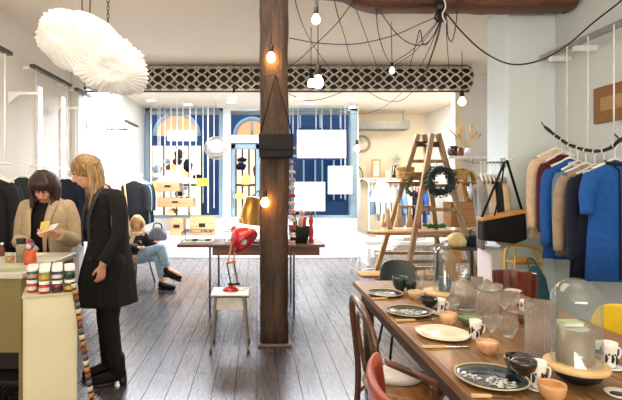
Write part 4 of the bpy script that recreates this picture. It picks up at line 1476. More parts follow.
def lobe(cx, cy, rx, ry, depth, tilt, seed, pole, nr=46):
    rr = random.Random(seed)
    amps = [(rr.uniform(.5, 1), rr.uniform(0, 6.28), rr.choice((9, 13, 17, 23, 31))) for _ in range(5)]
    b = B()
    Q = Matrix.Rotation(R(tilt), 3, 'Y')
    P = Vector(pole).normalized()
    T = P.to_track_quat('Z', 'Y').to_matrix()
    n, m = 30, 200
    rows = []
    for i in range(n + 1):
        th = PI * (.02 + .96 * i / n)
        row = []
        for k in range(m):
            ph = 2 * PI * k / m + .55 * math.sin(th * 1.3)
            crease = sum(a * math.sin(f_ * ph + o_) for a, o_, f_ in amps) / 5
            k_ = 1 + .03 * math.sin(th) ** .5 * math.sin(nr * ph + 2 * math.sin(4 * th)) + .03 * math.sin(7 * th + 5 * ph) * math.sin(th) + .06 * crease * math.sin(th) ** .5 + .05 * math.sin(3 * ph + 2 * th)
            u = T @ Vector((math.sin(th) * math.cos(ph), math.sin(th) * math.sin(ph), math.cos(th) * (.92 if i > 2 else .78)))
            u = Vector((u.x * rx * s, u.y * depth, u.z * ry * s)) * k_
            u = Q @ u
            row.append(b.v(u + Vector(((cx - 85) * s, 0, -(cy - 50) * s))))
        rows.append(row)
    for a, c in zip(rows, rows[1:]):
        for k in range(m):
            b.f([a[k], a[(k + 1) % m], c[(k + 1) % m], c[k]])
    b.f(rows[0][::-1])
    b.f(rows[-1])
    return b


lobe(84, 46, 43, 30, .22, 22, 4, (-.35, -1, .1)).build('upper_shell', pl_m, pt_)
lobe(111, 66, 38, 28, .2, 18, 9, (.4, -1, -.3), 40).build('lower_shell', pl_m, pt_)
lobe(66, 37, 27, 24, .2, 10, 12, (.1, -1, -.2), 34).build('side_shell', pl_m, pt_)
B().tube([(-.02, 0, .2), (-.01, 0, ZC - W(85, 50, 3).z)], .004, 6).build('cord', cord_mat, pt_)
B().tube([(.03, 0, .2), (.05, 0, ZC - W(85, 50, 3).z)], .004, 6).build('cord', cord_mat, pt_)
ch = B()
p0 = Vector(((108 - 85) * s, 0, (50 - 20) * s))
for i in range(20):
    z = p0.z + .025 * i
    ch.tube([(p0.x + .008 * math.cos(q) * (i % 2), .008 * math.cos(q) * ((i + 1) % 2), z + .016 * math.sin(q)) for q in [2 * PI * j / 8 for j in range(8)]], .003, 4, closed=True)
ch.build('chain', black_metal, pt_)
# ================================================================ DINING TABLE
TZ = .76
TX0, TX1, TY0, TY1 = .74, 1.80, .95, 3.64
oak = wood('warm_table_wood', '553a20', 'a1774a', 'y', .45, 9, .35, coat=.05)
oakd = wood('dark_table_wood', '24150d', '4a2e1c', 'y', .5, 10)
dt = thing('dining_table', 'long wooden dining table set with plates and glassware', 'table', (0, 0, 0))
tp = B()
nb = 5
bw_ = (TX1 - TX0) / nb
for i in range(nb):
    tp.box(TX0 + i * bw_ + .0015, TX0 + (i + 1) * bw_ - .0015, TY0, TY1, TZ - .04, TZ)
tp.box(TX0 + .004, TX1 - .004, TY0 + .004, TY1 - .004, TZ - .038, TZ - .006)
tp.build('tabletop', oak, dt, bevel=.003)
B().box(TX0 + .05, TX0 + .075, TY0 + .08, TY1 - .08, TZ - .14, TZ - .041).build('apron', oakd, dt)
B().box(TX1 - .075, TX1 - .05, TY0 + .08, TY1 - .08, TZ - .14, TZ - .041).build('apron', oakd, dt)
B().box(TX0 + .076, TX1 - .076, TY1 - .105, TY1 - .08, TZ - .14, TZ - .041).build('apron', oakd, dt)
for (x, y) in ((TX0 + .09, TY0 + .12), (TX1 - .09, TY0 + .12), (TX0 + .09, TY1 - .14), (TX1 - .09, TY1 - .14)):
    B().bar((x, y, 0), (x, y, TZ - .041), .05, .05, (1, 0, 0), .075, .075).build('leg', oakd, dt, bevel=.004)


def T(x, y, z=0):
    p = onz(x, y, TZ + z)
    return p


cream_glaze = plain('cream_glaze', 'ece4cf', .25, var=.04, coat=.5)
blackg = plain('blue_black_glaze', '131a22', .2, coat=.6, var=.4, scale=18)
slate_g = plain('speckled_slate_glaze', '3c4a50', .25, coat=.5, var=.5, scale=40)
rimm = plain('bare_clay_rim', 'cdbf9f', .5)
pale_fig = plain('pale_glaze_pattern', 'cfd3cf', .4, var=.2, scale=60)
knot = wood('knife_handle_wood', 'c09a63', 'e5c894', 'x', .4, 16)
steel = plain('polished_steel', 'b9bcbf', .18, 1)


def plate(lab, x, y, rx, mat, pattern=None, oval=1.0, seed=1):
    p = T(x, y)
    r = rx * p.y / F
    rr = random.Random(seed)
    a_ = [(rr.uniform(.006, .02), rr.randint(2, 5), rr.uniform(0, 6)) for _ in range(3)]
    wob = lambda a: 1 + sum(k * math.sin(n * a + o) for k, n, o in a_)
    t = thing('plate', lab, 'plate', p, 0, 'plates on the dining table')
    B().loft([(0, 0, .002, r * .6, r * .6 * oval, wob), (0, 0, .004, r * .75, r * .75 * oval, wob), (0, 0, .017, r, r * oval, wob), (0, 0, .019, r * .985, r * .985 * oval, wob), (0, 0, .0075, r * .78, r * .78 * oval, wob), (0, 0, .0065, r * .4, r * .4 * oval, wob)], 48).build('plate_body', mat, t)
    B().tube([(r * .995 * wob(q) * math.cos(q), r * .995 * oval * wob(q) * math.sin(q), .0185) for q in [2 * PI * j / 48 for j in range(48)]], .0028, 6, closed=True).build('rim', rimm if mat != cream_glaze else cream_glaze, t)
    if pattern:
        g = B()
        for (cx, cy, sr, n) in pattern:
            for i in range(n):
                q, e = rr.uniform(0, 6.28), rr.uniform(0, 1) ** .5
                u, v_ = cx * r + sr * r * e * math.cos(q), cy * r + sr * r * e * math.sin(q)
                g.ball((u, v_, .009), (rr.uniform(.003, .008), rr.uniform(.003, .007), .0012), seg=7, rings=4)
        g.build('glaze_marks', pale_fig, t)
    return t


plate('small dark plate with a pale centre at the far end of the table', 385, 295, 17, blackg, [(.0, -.1, .62, 120)], seed=1)
plate('black plate with a scattered white pattern, second from the far end', 409, 313.5, 22, blackg, [(.1, 0, .5, 90)], seed=2)
plate('plain cream oval plate in the middle of the table', 442.5, 336, 25.5, cream_glaze, None, seed=3)
plate('large blue and grey glazed plate with a clay rim, nearest on the table', 491, 380.5, 34, slate_g, [(-.55, .15, .28, 26), (.15, -.3, .4, 90)], seed=4)
pp = [o for o in C.objects if o.name == 'plate.003'][0]
r4 = 34 * T(491, 380.5).y / F
B().sheet(lambda u, v: (r4 * (.3 + .48 * u), r4 * (-.45 + .9 * v) * (1 - .4 * u), .0085), 8, 8).build('dark_glaze_pool', blackg, pp)
B().sheet(lambda u, v: (r4 * (-.7 + .9 * u), r4 * (.42 + .22 * v) * (1 - .45 * abs(u - .5) * 2 * .6), .0086), 8, 3).build('dark_glaze_pool', blackg, pp)


def knife(lab, x0, y0, x1, y1):
    p, q = T(x0, y0), T(x1, y1)
    d = (q - p)
    L = min(d.length, .22)
    rz = math.atan2(d.y, d.x)
    t = thing('table_knife', lab, 'knife', p + Vector((0, 0, .001)), rz, 'knives with wooden handles')
    B().loft([(0, 0, 0, .001, .001)], 4, False).bm.free()
    B().bar((0, 0, .006), (L * .5, 0, .006), .017, .011, (0, 1, 0), .013, .009).build('handle', knot, t, bevel=.003)
    B().prism([(L * .5, -.006), (L * .95, -.008), (L, .002), (L * .9, .008), (L * .5, .006)], .004, .006).build('blade', steel, t)


knife('wooden handled knife below the small far plate', 372, 300, 403, 298)
knife('wooden handled knife below the black patterned plate', 396, 322, 440, 320)
knife('wooden handled knife below the cream oval plate', 422, 348, 471, 348)
knife('wooden handled knife between the black and the cream plate', 414, 329, 437, 328)
knife('wooden handled knife just above the nearest blue plate', 455, 368.5, 490, 368)
knife('wooden handled knife at the bottom below the blue plate', 471, 397.5, 512, 398)


def bowl(lab, x, y, rx, hpx, mat, inner=None, name='bowl', z=0, fill=None, group='bowls on the dining table', w0=.45):
    p = T(x, y, z)
    s = p.y / F
    r, h = rx * s, hpx * s
    t = thing(name, lab, 'bowl', (p.x, p.y, TZ + z), 0, group)
    B().lathe([(0, 0), (r * w0, 0), (r * w0, .005), (r * .85, h * .35), (r, h * .8), (r * .97, h), (r * .93, h), (r * .94, h * .8), (r * .78, h * .38), (r * .3, h * .16), (0, h * .14)], seg=32).build('bowl_body', mat, t)
    if inner:
        B().lathe([(0, h * .16), (r * .3, h * .18), (r * .77, h * .42), (r * .915, h * .8)], seg=32).build('inner_glaze', inner, t)
    return t


green_g = plain('dark_green_glaze', '1f3a33', .25, coat=.5, var=.3)
black_c = plain('matt_black_clay', '17181b', .4, var=.2)
brown_b = plain('glossy_black_brown', '1d1114', .15, coat=.8)
peach = plain('peach_alabaster', 'dcae85', .4, var=.2, scale=30)
sand = plain('sand_glaze', 'd8c49b', .4, var=.1)
tanb = plain('tan_wooden_bowl', 'cfa273', .35, var=.15)
bowl('dark green bowl at the far end of the table', 400, 290.5, 7.8, 14, green_g)
bowl('dark blue mug shaped bowl beside the dark green one', 411, 293, 5.4, 12, plain('navy_glaze', '1b2732', .3), name='cup', group='cups on the dining table')
bowl('small sand coloured bowl right of the small far plate', 416, 299, 7.8, 8, sand)
bowl('low black bowl, lower of the stack beside the candle board', 429.5, 306.5, 9, 9, black_c)
bowl('black bowl stacked on the low one beside the candle board', 429.5, 306.5, 8, 8.5, black_c, z=.048)
bowl('peach stone bowl just right of the black patterned plate', 448, 326, 8.5, 13, peach, plain('pale_inside', 'ecd9c0', .4))
bowl('shallow sage green bowl behind the cream plate', 470, 325, 12, 9, plain('sage_glaze', '6d7f63', .3, coat=.3), plain('sage_inside', '8f9c78', .3))
bowl('peach stone bowl with a pale rim in the middle of the table', 487.5, 354, 10.5, 13, peach, plain('pale_inside', 'ecd9c0', .4))
bowl('lower glossy black bowl of the pair by the ribbed vase', 522, 374, 16.5, 17, brown_b)
bowl('upper glossy black bowl of the pair by the ribbed vase', 522.5, 374, 13.2, 15, brown_b, z=.068)
lb = [o for o in C.objects if o.get('label', '').startswith('upper glossy black bowl')][0]
rl9 = 12.2 * T(522.5, 374, .068).y / F
B().ball((0, 0, rl9 * .85), (rl9, rl9, rl9 * .5), seg=28, rings=14).build('lid', brown_b, lb)
bowl('tan bowl cut off at the bottom edge of the photo', 552, 401, 13, 18, tanb, plain('tan_inside', 'e0a868', .3))
bowl('small brown bowl by the crystal glasses', 522, 323, 5.5, 7, plain('brown_glaze', '6c4330', .35))
bowl('wide dark bowl carrying the wooden board and glass dome', 578, 382, 22, 14, black_c, name='serving_bowl')

glass = thin_glass('clear_glass', 'fafdfd', 1.2, haze=.015)
crystal = cut_glass('cut_crystal')
thick = cut_glass('ribbed_glass')


def glassy(name, lab, x, y, rx, prof, mat=glass, z=0, group='clear glasses on the table', rib=0, nrib=12, cat='glass', part='glass_body', extra=None, seg=32):
    """prof in px units (r,z)"""
    p = T(x, y, z)
    s = p.y / F
    t = thing(name, lab, cat, (p.x, p.y, TZ + z), 0, group)
    if mat is crystal and not rib:
        rib, nrib, seg = .045, 12, 48
    B().lathe([(r * s, h * s + .001) for r, h in prof], seg=seg, rib=rib, nrib=nrib).build(part, mat, t)
    return t, s


def tumbler(lab, x, y, r, h, **k):
    return glassy('tumbler', lab, x, y, r, [(0, 0), (r * .75, 0), (r, h), (r * .92, h), (r * .68, h * .12), (0, h * .12)], **k)


def goblet(lab, x, y, r, h, mat=crystal, **k):
    return glassy('goblet', lab, x, y, r, [(0, 0), (r * .8, 0), (r * .75, h * .04), (r * .16, h * .09), (r * .14, h * .32), (r * .5, h * .42), (r * .95, h * .6), (r, h), (r * .92, h), (r * .86, h * .62), (r * .42, h * .47), (0, h * .44)], mat=mat, **k)


tumbler('clear tumbler beside the dark mug bowl at the far end', 420, 287, 4.6, 15)
tumbler('clear tumbler behind the candle dome board', 428, 281, 4, 13)
tumbler('clear tall glass between the decanter and the glass jar', 477, 299, 5.5, 22, mat=crystal)
goblet('cut crystal goblet in front of the decanter', 454, 314, 5.8, 17)
goblet('cut crystal goblet behind the peach bowl', 491, 340, 6.5, 25)
goblet('crystal goblet right of the lidded glass jar', 504, 316, 7, 24)
goblet('crystal goblet standing just left of the ribbed vase', 513, 312, 6, 20)
goblet('small crystal goblet farther back by the table edge', 497, 299, 5, 15)
goblet('clear wine glass near the bottom beside the tan bowl', 561, 384, 8.5, 27, mat=glass)
t, s = glassy('crystal_bowl', 'round cut crystal bowl in the middle of the table', 508, 337, 9, [(0, 0), (4, 0), (5, 1.5), (8.6, 8), (9, 15), (8.2, 21), (7.6, 21), (8.2, 15), (7.8, 8.5), (4, 3), (0, 3)], crystal, cat='bowl', group='crystal bowls on the table')
# decanter
t, s = glassy('decanter', 'square shouldered glass decanter with a round stopper', 462, 309, 11, [(0, 0), (10.5, 0), (11, 1.5), (11, 20), (10, 24), (4.2, 28), (3.6, 31), (5, 32.5), (4.2, 32.5), (3, 31), (3.4, 28), (9, 23), (10.2, 20), (10.2, 2.5), (0, 2.5)], crystal, cat='decanter', group='decanters on the table')
B().lathe([(0, 31 * s), (2.8 * s, 31 * s), (3 * s, 34 * s), (5.4 * s, 36.5 * s), (6 * s, 41 * s), (4.5 * s, 44.5 * s), (0, 45.5 * s)], seg=20).build('stopper', crystal, t)
B().lathe([(0, 3 * s), (10 * s, 3 * s), (10 * s, 11 * s), (0, 11 * s)], seg=24).build('liquid', thin_glass('water', 'e3edee', .6), t)
t, s = glassy('glass_jar', 'lidded cut glass jar right of the decanter', 487, 318, 11, [(0, 0), (9, 0), (11, 2), (11.2, 24), (9.5, 29), (8.6, 29), (10.2, 24), (10, 3), (0, 3)], crystal, cat='jar', group='lidded jars on the table')
B().lathe([(0, 29.2 * s), (9.8 * s, 29.2 * s), (9.5 * s, 31 * s), (5 * s, 33.5 * s), (2 * s, 34.5 * s), (3 * s, 38 * s), (0, 39.5 * s)], seg=24).build('lid', crystal, t)
t, s = glassy('ribbed_vase', 'tall ribbed glass vase left of the large dome', 540, 357, 14, [(0, 0), (11, 0), (12.5, 2), (13.2, 28), (13.8, 55), (12.8, 55), (12.2, 28), (11.5, 4), (0, 4)], thick, rib=.035, nrib=22, seg=88, cat='vase', group='ribbed vases on the table')
rb = B()
for i in range(16):
    z_ = (4 + i * 3.2) * s
    r_ = (12.6 + i * .07) * s
    rb.tube([(r_ * math.cos(q), r_ * math.sin(q), z_) for q in [2 * PI * j / 30 for j in range(30)]], .0016, 5, closed=True)
rb.build('ribs', thick, t)

# patterned espresso cups on saucers
pat = plain('black_figure_glaze', '1b1f22', .35)


def cup(lab, x, y, rx, h, saucer=True, n=7, seed=1):
    p = T(x, y)
    s = p.y / F
    t = thing('patterned_cup', lab, 'cup', p, 0, 'black and white patterned cups')
    r = rx * s
    h *= s
    z0 = .008 if saucer else 0
    B().lathe([(0, z0), (r * .75, z0), (r * .8, z0 + h * .1), (r * .78, z0 + h * .4), (r * .95, z0 + h * .85), (r, z0 + h), (r * .9, z0 + h), (r * .7, z0 + h * .4), (0, z0 + h * .15)], seg=24).build('cup_body', white_gloss, t)
    rr = random.Random(seed)
    g = B()
    for i in range(n):
        q = 2 * PI * i / n + rr.uniform(-.2, .2)
        k = rr.uniform(.25, .7)
        rad = r * (.8 + .16 * k)
        g.tube([(rad * math.cos(q), rad * math.sin(q), z0 + h * (k - .15)), (rad * 1.02 * math.cos(q + .12), rad * 1.02 * math.sin(q + .12), z0 + h * (k + .02)), (rad * 1.0 * math.cos(q), rad * 1.0 * math.sin(q), z0 + h * (k + .18))], [.004, .0055, .003], 6)
        g.ball((r * .87 * math.cos(q + .4), r * .87 * math.sin(q + .4), z0 + h * .55), .0042, seg=6, rings=4)
    g.build('black_figures', pat, t)
    B().tube(smoothpts([(r * .85, 0, z0 + h * .8), (r * 1.5, 0, z0 + h * .7), (r * 1.4, 0, z0 + h * .4), (r * .8, 0, z0 + h * .3)], 4), .004, 6).build('handle', white_gloss, t)
    if saucer:
        B().lathe([(0, 0), (r * .9, 0), (r * 1.55, .006), (r * 1.6, .009), (r * .9, .0045), (0, .004)], seg=28).build('saucer', white_gloss, t)
    return t


cup('black and white patterned cup on a saucer by the candle board', 440, 314, 5.5, 14, seed=1)
cup('black and white patterned cup right of the cream plate', 475.5, 339, 6, 19, False, seed=2)
cup('black and white patterned cup by the lower black bowl', 538, 389, 8, 26, seed=3)
cup('black and white patterned cup on a saucer at the right edge', 609, 368, 7.6, 24, seed=4)
cup('small white patterned cup behind among the crystal glasses', 523, 310, 4.6, 10, False, seed=5)
p = T(597, 354)
o = thing('white_pot', 'small white pot with a dark band beside the right hand cup', 'pot', p)
s = p.y / F
B().lathe([(0, 0), (7 * s, 0), (8.5 * s, 4 * s), (8 * s, 11 * s), (5 * s, 13 * s), (0, 13.5 * s)], seg=24).build('pot_body', plain('greyish_white_glaze', 'd9d3c8', .4), o)
B().lathe([(8.6 * s, 3 * s), (8.75 * s, 4.5 * s), (8.5 * s, 7 * s), (8.4 * s, 3 * s)], seg=24).build('dark_band', pat, o)

# domes
boardw = wood('pale_round_board', 'c79d63', 'ebcf9d', 'x', .5, 10)


def dome(lab, x, y, rx, hpx, z, brx, board_lab, knob):
    p = T(x, y, z)
    s = p.y / F
    bd = thing('round_board', board_lab, 'board', (p.x, p.y, TZ + z - .02), 0, 'round wooden boards on the table')
    B().lathe([(0, 0), (brx * s * .97, 0), (brx * s, .006), (brx * s, .014), (brx * s * .97, .02), (0, .02)], seg=40).build('board_body', boardw, bd, bevel=.001)
    t = thing('glass_dome', lab, 'dome', (p.x, p.y, TZ + z + .0005), 0, 'glass domes on wooden boards')
    r, h = rx * s, hpx * s
    prof = [(r * 1.02, 0), (r, .004), (r, h - r)] + [(r * math.cos(R(a)), h - r + r * math.sin(R(a))) for a in range(10, 90, 10)] + [(0, h)]
    prof2 = [(q[0] * .975, q[1] - (.002 if i > 2 else 0)) for i, q in enumerate(prof)]
    B().lathe(prof + prof2[::-1], seg=48).build('glass_bell', glass, t)
    if knob:
        B().lathe([(0, h - .002), (r * .15, h), (r * .3, h + r * .25), (r * .2, h + r * .5), (0, h + r * .55)], seg=20).build('knob', crystal, t)
    return p, s


p, s = dome('small glass dome over a blue candle on a wooden board', 445, 291, 11.5, 45, .02, 21, 'round pale board under the small glass dome', True)
c = thing('blue_candle', 'dark blue candle block under the small glass dome', 'candle', (p.x - .0, p.y, TZ + .0215))
B().lathe([(0, 0), (6 * s, 0), (6 * s, 13.5 * s), (5.6 * s, 14 * s), (0, 14 * s)], seg=28).build('wax', plain('slate_blue_wax', '3d4f66', .5, var=.1), c)
B().tube([(0, 0, 14 * s), (.002, 0, 16 * s)], .0012, 5).build('wick', black_plastic, c)
p, s = dome('large clear glass dome over a big candle jar at the right', 576, 362, 22.5, 84, .085, 29, 'round pale board raised on the dark bowl under the large dome', False)
c = thing('candle_jar', 'large candle in a copper tinted glass jar under the dome', 'candle', (p.x - .004, p.y, TZ + .0865))
B().lathe([(0, 0), (16 * s, 0), (16.5 * s, 2 * s), (16.5 * s, 33 * s), (16 * s, 33 * s), (0, 32 * s)], seg=36).build('wax', plain('rosy_wax', 'b5937e', .35, coat=.4, var=.15), c)
B().lathe([(16.7 * s, 0), (16.9 * s, 36 * s), (16.5 * s, 36 * s), (16.55 * s, 0)], seg=36).build('jar_wall', glass, c)
B().lathe([(0, 33 * s), (12 * s, 33 * s), (12 * s, 34 * s), (0, 34 * s)], seg=36).build('white_label', plain('label_white', 'e8eae6', .5), c)
bk = thing('small_book', 'small pale booklet lying on the large candle under the dome', 'book', (p.x - .02, p.y, TZ + .0865 + 36.6 * s))
B().box(-.035, .035, -.02, .025, 0, .012).build('pages', plain('book_pages', 'e7e6d6', .6), bk)
B().box(-.037, .037, -.022, .027, .012, .015).build('cover', plain('book_green', 'c3cf9b', .6), bk)
# folded napkins / blades at right edge
o = B().box(-.06, .12, -.012, .012, 0, .006).build('blue_marker', plain('blue_lacquer', '2f3f66', .3), loc=T(617, 352) + Vector((0, 0, .001)), bevel=.002)
tag(o, 'dark blue stick lying at the right edge of the table', 'stick')
o = thing('small_dish', 'white dish with dark pattern at the far right bottom', 'dish', T(619, 396))
B().lathe([(0, 0), (.03, 0), (.045, .012), (.043, .014), (.028, .004), (0, .004)], seg=24).build('dish_body', white_gloss, o)
B().lathe([(.0, .005), (.027, .005), (.027, .0065), (0, .0065)], seg=24).build('dark_centre', pat, o)
for (x, y, r_, lab) in ((513, 292, 8, 'small cream plate behind the crystal glasses'), (503, 289, 6, 'dark flat dish at the far right table edge')):
    p = T(x, y)
    s = p.y / F
    o = B().lathe([(0, 0), (r_ * .6 * s, 0), (r_ * s, .012), (r_ * .97 * s, .014), (r_ * .6 * s, .004), (0, .004)], seg=28).build('small_plate', cream_glaze if 'cream' in lab else black_c, loc=p)
    tag(o, lab, 'plate')

# ================================================================ CHAIRS
bent = wood('dark_bentwood', '2a140c', '6b3d26', 'z', .3, 12, .2, coat=.5)
# bentwood chair on the left, facing the table
bc = thing('bentwood_chair', 'dark bentwood chair with a hooped back on the left of the table', 'chair', (.60, 2.46, 0))
hw = .245
hoop = smoothpts([(-.05, -hw + .02, 0), (-.02, -hw + .01, .42), (-.04, -hw, .72), (-.065, -hw * .7, .85), (-.07, 0, .885), (-.065, hw * .7, .87), (-.05, hw, .76), (-.02, hw - .01, .42), (-.05, hw - .02, 0)], 7)
B().tube(hoop, .018, 9).build('back_hoop', bent, bc)
inner = smoothpts([(-.0, -.15, .47), (-.035, -.16, .68), (-.05, -.09, .8), (-.055, 0, .82), (-.05, .09, .8), (-.035, .16, .7), (0, .15, .47)], 7)
B().tube(inner, .011, 8).build('inner_hoop', bent, bc)
B().lathe([(0, .44), (.19, .44), (.21, .45), (.215, .465), (.19, .475), (0, .468)], (.17, 0, 0), 32).build('seat', wood('seat_ply', '6b4426', 'a8773f', 'y', .35, 10, coat=.3), bc)
B().tube([(.17 + .18 * math.cos(q), .18 * math.sin(q), .25) for q in [2 * PI * j / 28 for j in range(28)]], .009, 7, closed=True).build('leg_ring', bent, bc)
for sg in (-1, 1):
    B().tube(smoothpts([(.3, sg * .14, .44), (.33, sg * .17, .2), (.36, sg * .2, 0)], 4), .015, 8).build('front_leg', bent, bc)
    B().tube(smoothpts([(-.03, sg * .235, .3), (.1, sg * .21, .44)], 4), .008, 7).build('brace', bent, bc)
# red leather armchair
lea = plain('terracotta_leather', '9c4025', .35, coat=.3, var=.15, scale=10, bmp=.15)
ambw = wood('amber_armrest', '9c5a1c', 'd99441', 'x', .3, 12, coat=.4)
ra_ = thing('leather_armchair', 'terracotta leather armchair with amber wooden arms, nearest on the left', 'chair', (.6, 1.62, 0))
arc = [(-.09, .25), (-.145, .15), (-.165, 0), (-.15, -.12), (-.1, -.2), (-.03, -.235)]
arc = [Vector((a, b, 0)) for a, b in arc]
arc = smoothpts(arc, 4)


def backs(u, v):
    i = u * (len(arc) - 1)
    k = int(min(i, len(arc) - 2))
    q = arc[k].lerp(arc[k + 1], i - k)
    top = .835 - .02 * math.sin(u * PI) + .01 * (1 - u)
    z = .5 + (top - .5) * v
    ed = 1 - .12 * (1 - math.sin(PI * min(1, max(0, u)))) * (1 - v)
    return (q.x * ed - .03 * v, q.y * ed, z)


B().sheet(backs, 24, 8).build('backrest', lea, ra_, solid=.035, sub=1)
B().loft([(.14, 0, .4, .2, .21), (.14, 0, .42, .22, .23), (.14, 0, .47, .22, .23), (.14, 0, .485, .2, .21)], 32).build('seat', lea, ra_)
for sg, y_ in ((1, .25), (-1, -.235)):
    B().bar((-.09 if sg > 0 else -.02, y_ * .97, .8 if sg > 0 else .81), (.11, y_ * .95, .715), .04, .022, (0, 1, 0)).build('armrest', ambw if sg < 0 else bent, ra_, bevel=.006)
    B().bar((.1, y_ * .95, .705), (.13, y_ * .9, 0), .026, .026, (0, 1, 0)).build('leg', ambw if sg < 0 else bent, ra_, bevel=.004)
    B().bar((-.1, y_ * .8, .56), (-.2, y_ * .85, 0), .03, .03, (0, 1, 0)).build('leg', bent, ra_, bevel=.004)
cl_ = B().loft([(0, 0, 0, .13, .1), (0, 0, .02, .14, .11), (.01, 0, .035, .12, .1)], 20).build('folded_white_cloth', F_['white'], loc=(.74, 2.5, .472))
tag(cl_, 'folded white cloth lying on the bentwood chair seat', 'cloth')


def shell_chair(lab, loc, rz, mat, w=.4, top=.83, leg=black_metal, name='shell_chair'):
    t = thing(name, lab, 'chair', loc, rz)
    zt = .46

    def f(u, v):
        a = (u - .5) * 2
        if v < .5:
            k = v * 2
            return (a * w / 2 * (1 - .1 * (1 - k)), -.2 + .38 * k, zt + .05 * a * a - .02 * math.sin(PI * k) + .02 * (1 - k) * 0)
        k = (v - .5) * 2
        hh = (top - zt) * (1 - .16 * abs(a) ** 4)
        return (a * w / 2 * (1 - .04 * k) * (1 - .12 * k ** 5 * abs(a)), .18 + .08 * k - .06 * a * a * (1 - k * .3), zt + hh * k)
    B().sheet(f, 18, 22).build('seat_shell', mat, t, solid=.016, sub=1)
    for x in (-1, 1):
        for y in (-1, 1):
            B().tube([(x * .13, y * .12, zt - .01), (x * .2, y * .2, 0)], .011, 8).build('leg', leg, t)
    B().tube([(-.14, -.12, zt - .05), (.14, .12, zt - .05)], .008, 6).tube([(.14, -.12, zt - .05), (-.14, .12, zt - .05)], .008, 6).build('cross_brace', leg, t)
    return t


shell_chair('dark green shell chair tucked at the far end of the table', (W(399, 0, 4.15).x, 3.96, 0), 0, plain('bottle_green_shell', '16231f', .35, coat=.3), .36, .83)
shell_chair('yellow shell chair on the right side of the table', (2.05, 2.75, 0), R(-72), plain('yellow_shell', 'd9b60d', .35, coat=.2, var=.04), .5, .765)
# glossy barrel chair
gb_m = wood('glossy_mahogany', '35130c', '7a3a28', 'z', .12, 10, .15, coat=1)
gc = thing('barrel_chair', 'glossy mahogany chair with a curved slatted back behind the table', 'chair', (2.12, 3.86, 0), R(-25))
for i in range(7):
    a_ = R(-58 + i * 116 / 6)
    x, y = .175 * math.sin(a_), .17 * math.cos(a_)
    q = Matrix.Rotation(-a_, 3, 'Z')
    ux = q @ Vector((1, 0, 0))
    B().bar((x * .94, y * .94 - .02, .46), (x, y, .775), .054, .016, ux, .06, .016).build('back_slat', gb_m, gc, bevel=.005)
B().tube([(.165 * math.sin(R(a)), .16 * math.cos(R(a)) , .5) for a in range(-62, 63, 8)], .014, 8).build('lower_rail', gb_m, gc)
B().loft([(0, -.02, .43, .2, .2), (0, -.02, .46, .21, .21), (0, -.02, .475, .19, .19)], 28).build('seat', gb_m, gc)
for x in (-1, 1):
    for y in (-1, 1):
        B().bar((x * .13, y * .13 - .02, .43), (x * .18, y * .18 - .02, 0), .035, .035, (1, 0, 0), .024, .024).build('leg', gb_m, gc, bevel=.003)
# yellow folding chair
yel = plain('mustard_tube', 'd9b24e', .35, .2, var=.05)
fc = thing('folding_chair', 'mustard yellow tubular folding chair leaning at the column', 'chair', (W(530, 0, 4.5).x, 4.5, 0))
s = 4.5 / F
zf = lambda y: HZ - (y - 185) * s
X = lambda x: (x - 530) * s
B().tube(smoothpts([(X(509), 0, .015), (X(510), .1, zf(275)), (X(513), .13, zf(252)), (X(522), .14, zf(247)), (X(540), .14, zf(249)), (X(549), .13, zf(256)), (X(547), .1, zf(280)), (X(545), 0, .015)], 6), .014, 9).build('outer_frame', yel, fc)
B().tube([(X(517), .05, .6), (X(522), .12, zf(250))], .009, 7).build('slanted_tube', yel, fc)
B().tube([(X(540), .12, zf(251)), (X(545), .02, zf(300)), (X(543), .2, .015)], .01, 7).build('slanted_tube', yel, fc)
B().tube([(X(511), .11, zf(263)), (X(548), .11, zf(266))], .011, 8).build('cross_bar', yel, fc)
B().tube([(X(510), .02, .25), (X(545), .02, .25)], .011, 8).build('cross_bar', yel, fc)
B().loft([(X(529), .1, zf(266), .09, .02), (X(529), .1, zf(262), .1, .025), (X(529), .1, zf(259), .07, .02)], 20).build('backrest', plain('ochre_pad', 'b5832d', .6), fc)
tb = thing('tote_bag', 'teal fabric tote bag hanging on the mustard folding chair', 'bag', (fc.location.x + .04, 4.46, .25))
B().loft([(0, 0, 0, .12, .05), (0, 0, .02, .13, .06), (0, 0, .2, .125, .05, lambda a: 1 + .05 * math.sin(5 * a)), (0, .02, .36, .1, .03), (0, .03, zf(266) - .25, .035, .02)], 24).build('bag_body', fab('teal_canvas', '2d5962'), tb)
B().tube(smoothpts([(-.05, .0, .38), (-.03, .1, zf(263) - .25 + .02), (.03, .1, zf(263) - .25 + .02), (.05, 0, .38)], 4), .007, 6).build('handle', fab('teal_canvas', '2d5962'), tb)
# low wooden chair near the seated woman
lcx, lcy = -1.86, 7.18
lch = thing('lounge_chair', 'dark red wooden chair under the seated woman', 'chair', (lcx, lcy, 0), R(55))
drw = wood('dark_red_wood', '2e0f0c', '6a2a20', 'x', .35, 10, coat=.3)


def lf(u, v):
    a = (u - .5) * 2
    if v < .55:
        k = v / .55
        return (a * .22, -.26 + .46 * k, .37 + .03 * a * a + .03 * (1 - k))
    k = (v - .55) / .45
    return (a * .22 * (1 - .1 * k), .2 + .12 * k - .05 * a * a, .37 + .36 * k)


B().sheet(lf, 14, 18).build('seat_shell', drw, lch, solid=.018, sub=1)
for x in (-1, 1):
    for y in (-1, 1):
        B().tube([(x * .14, y * .14, .36), (x * .2, y * .22, 0)], .012, 8).build('leg', black_metal, lch)

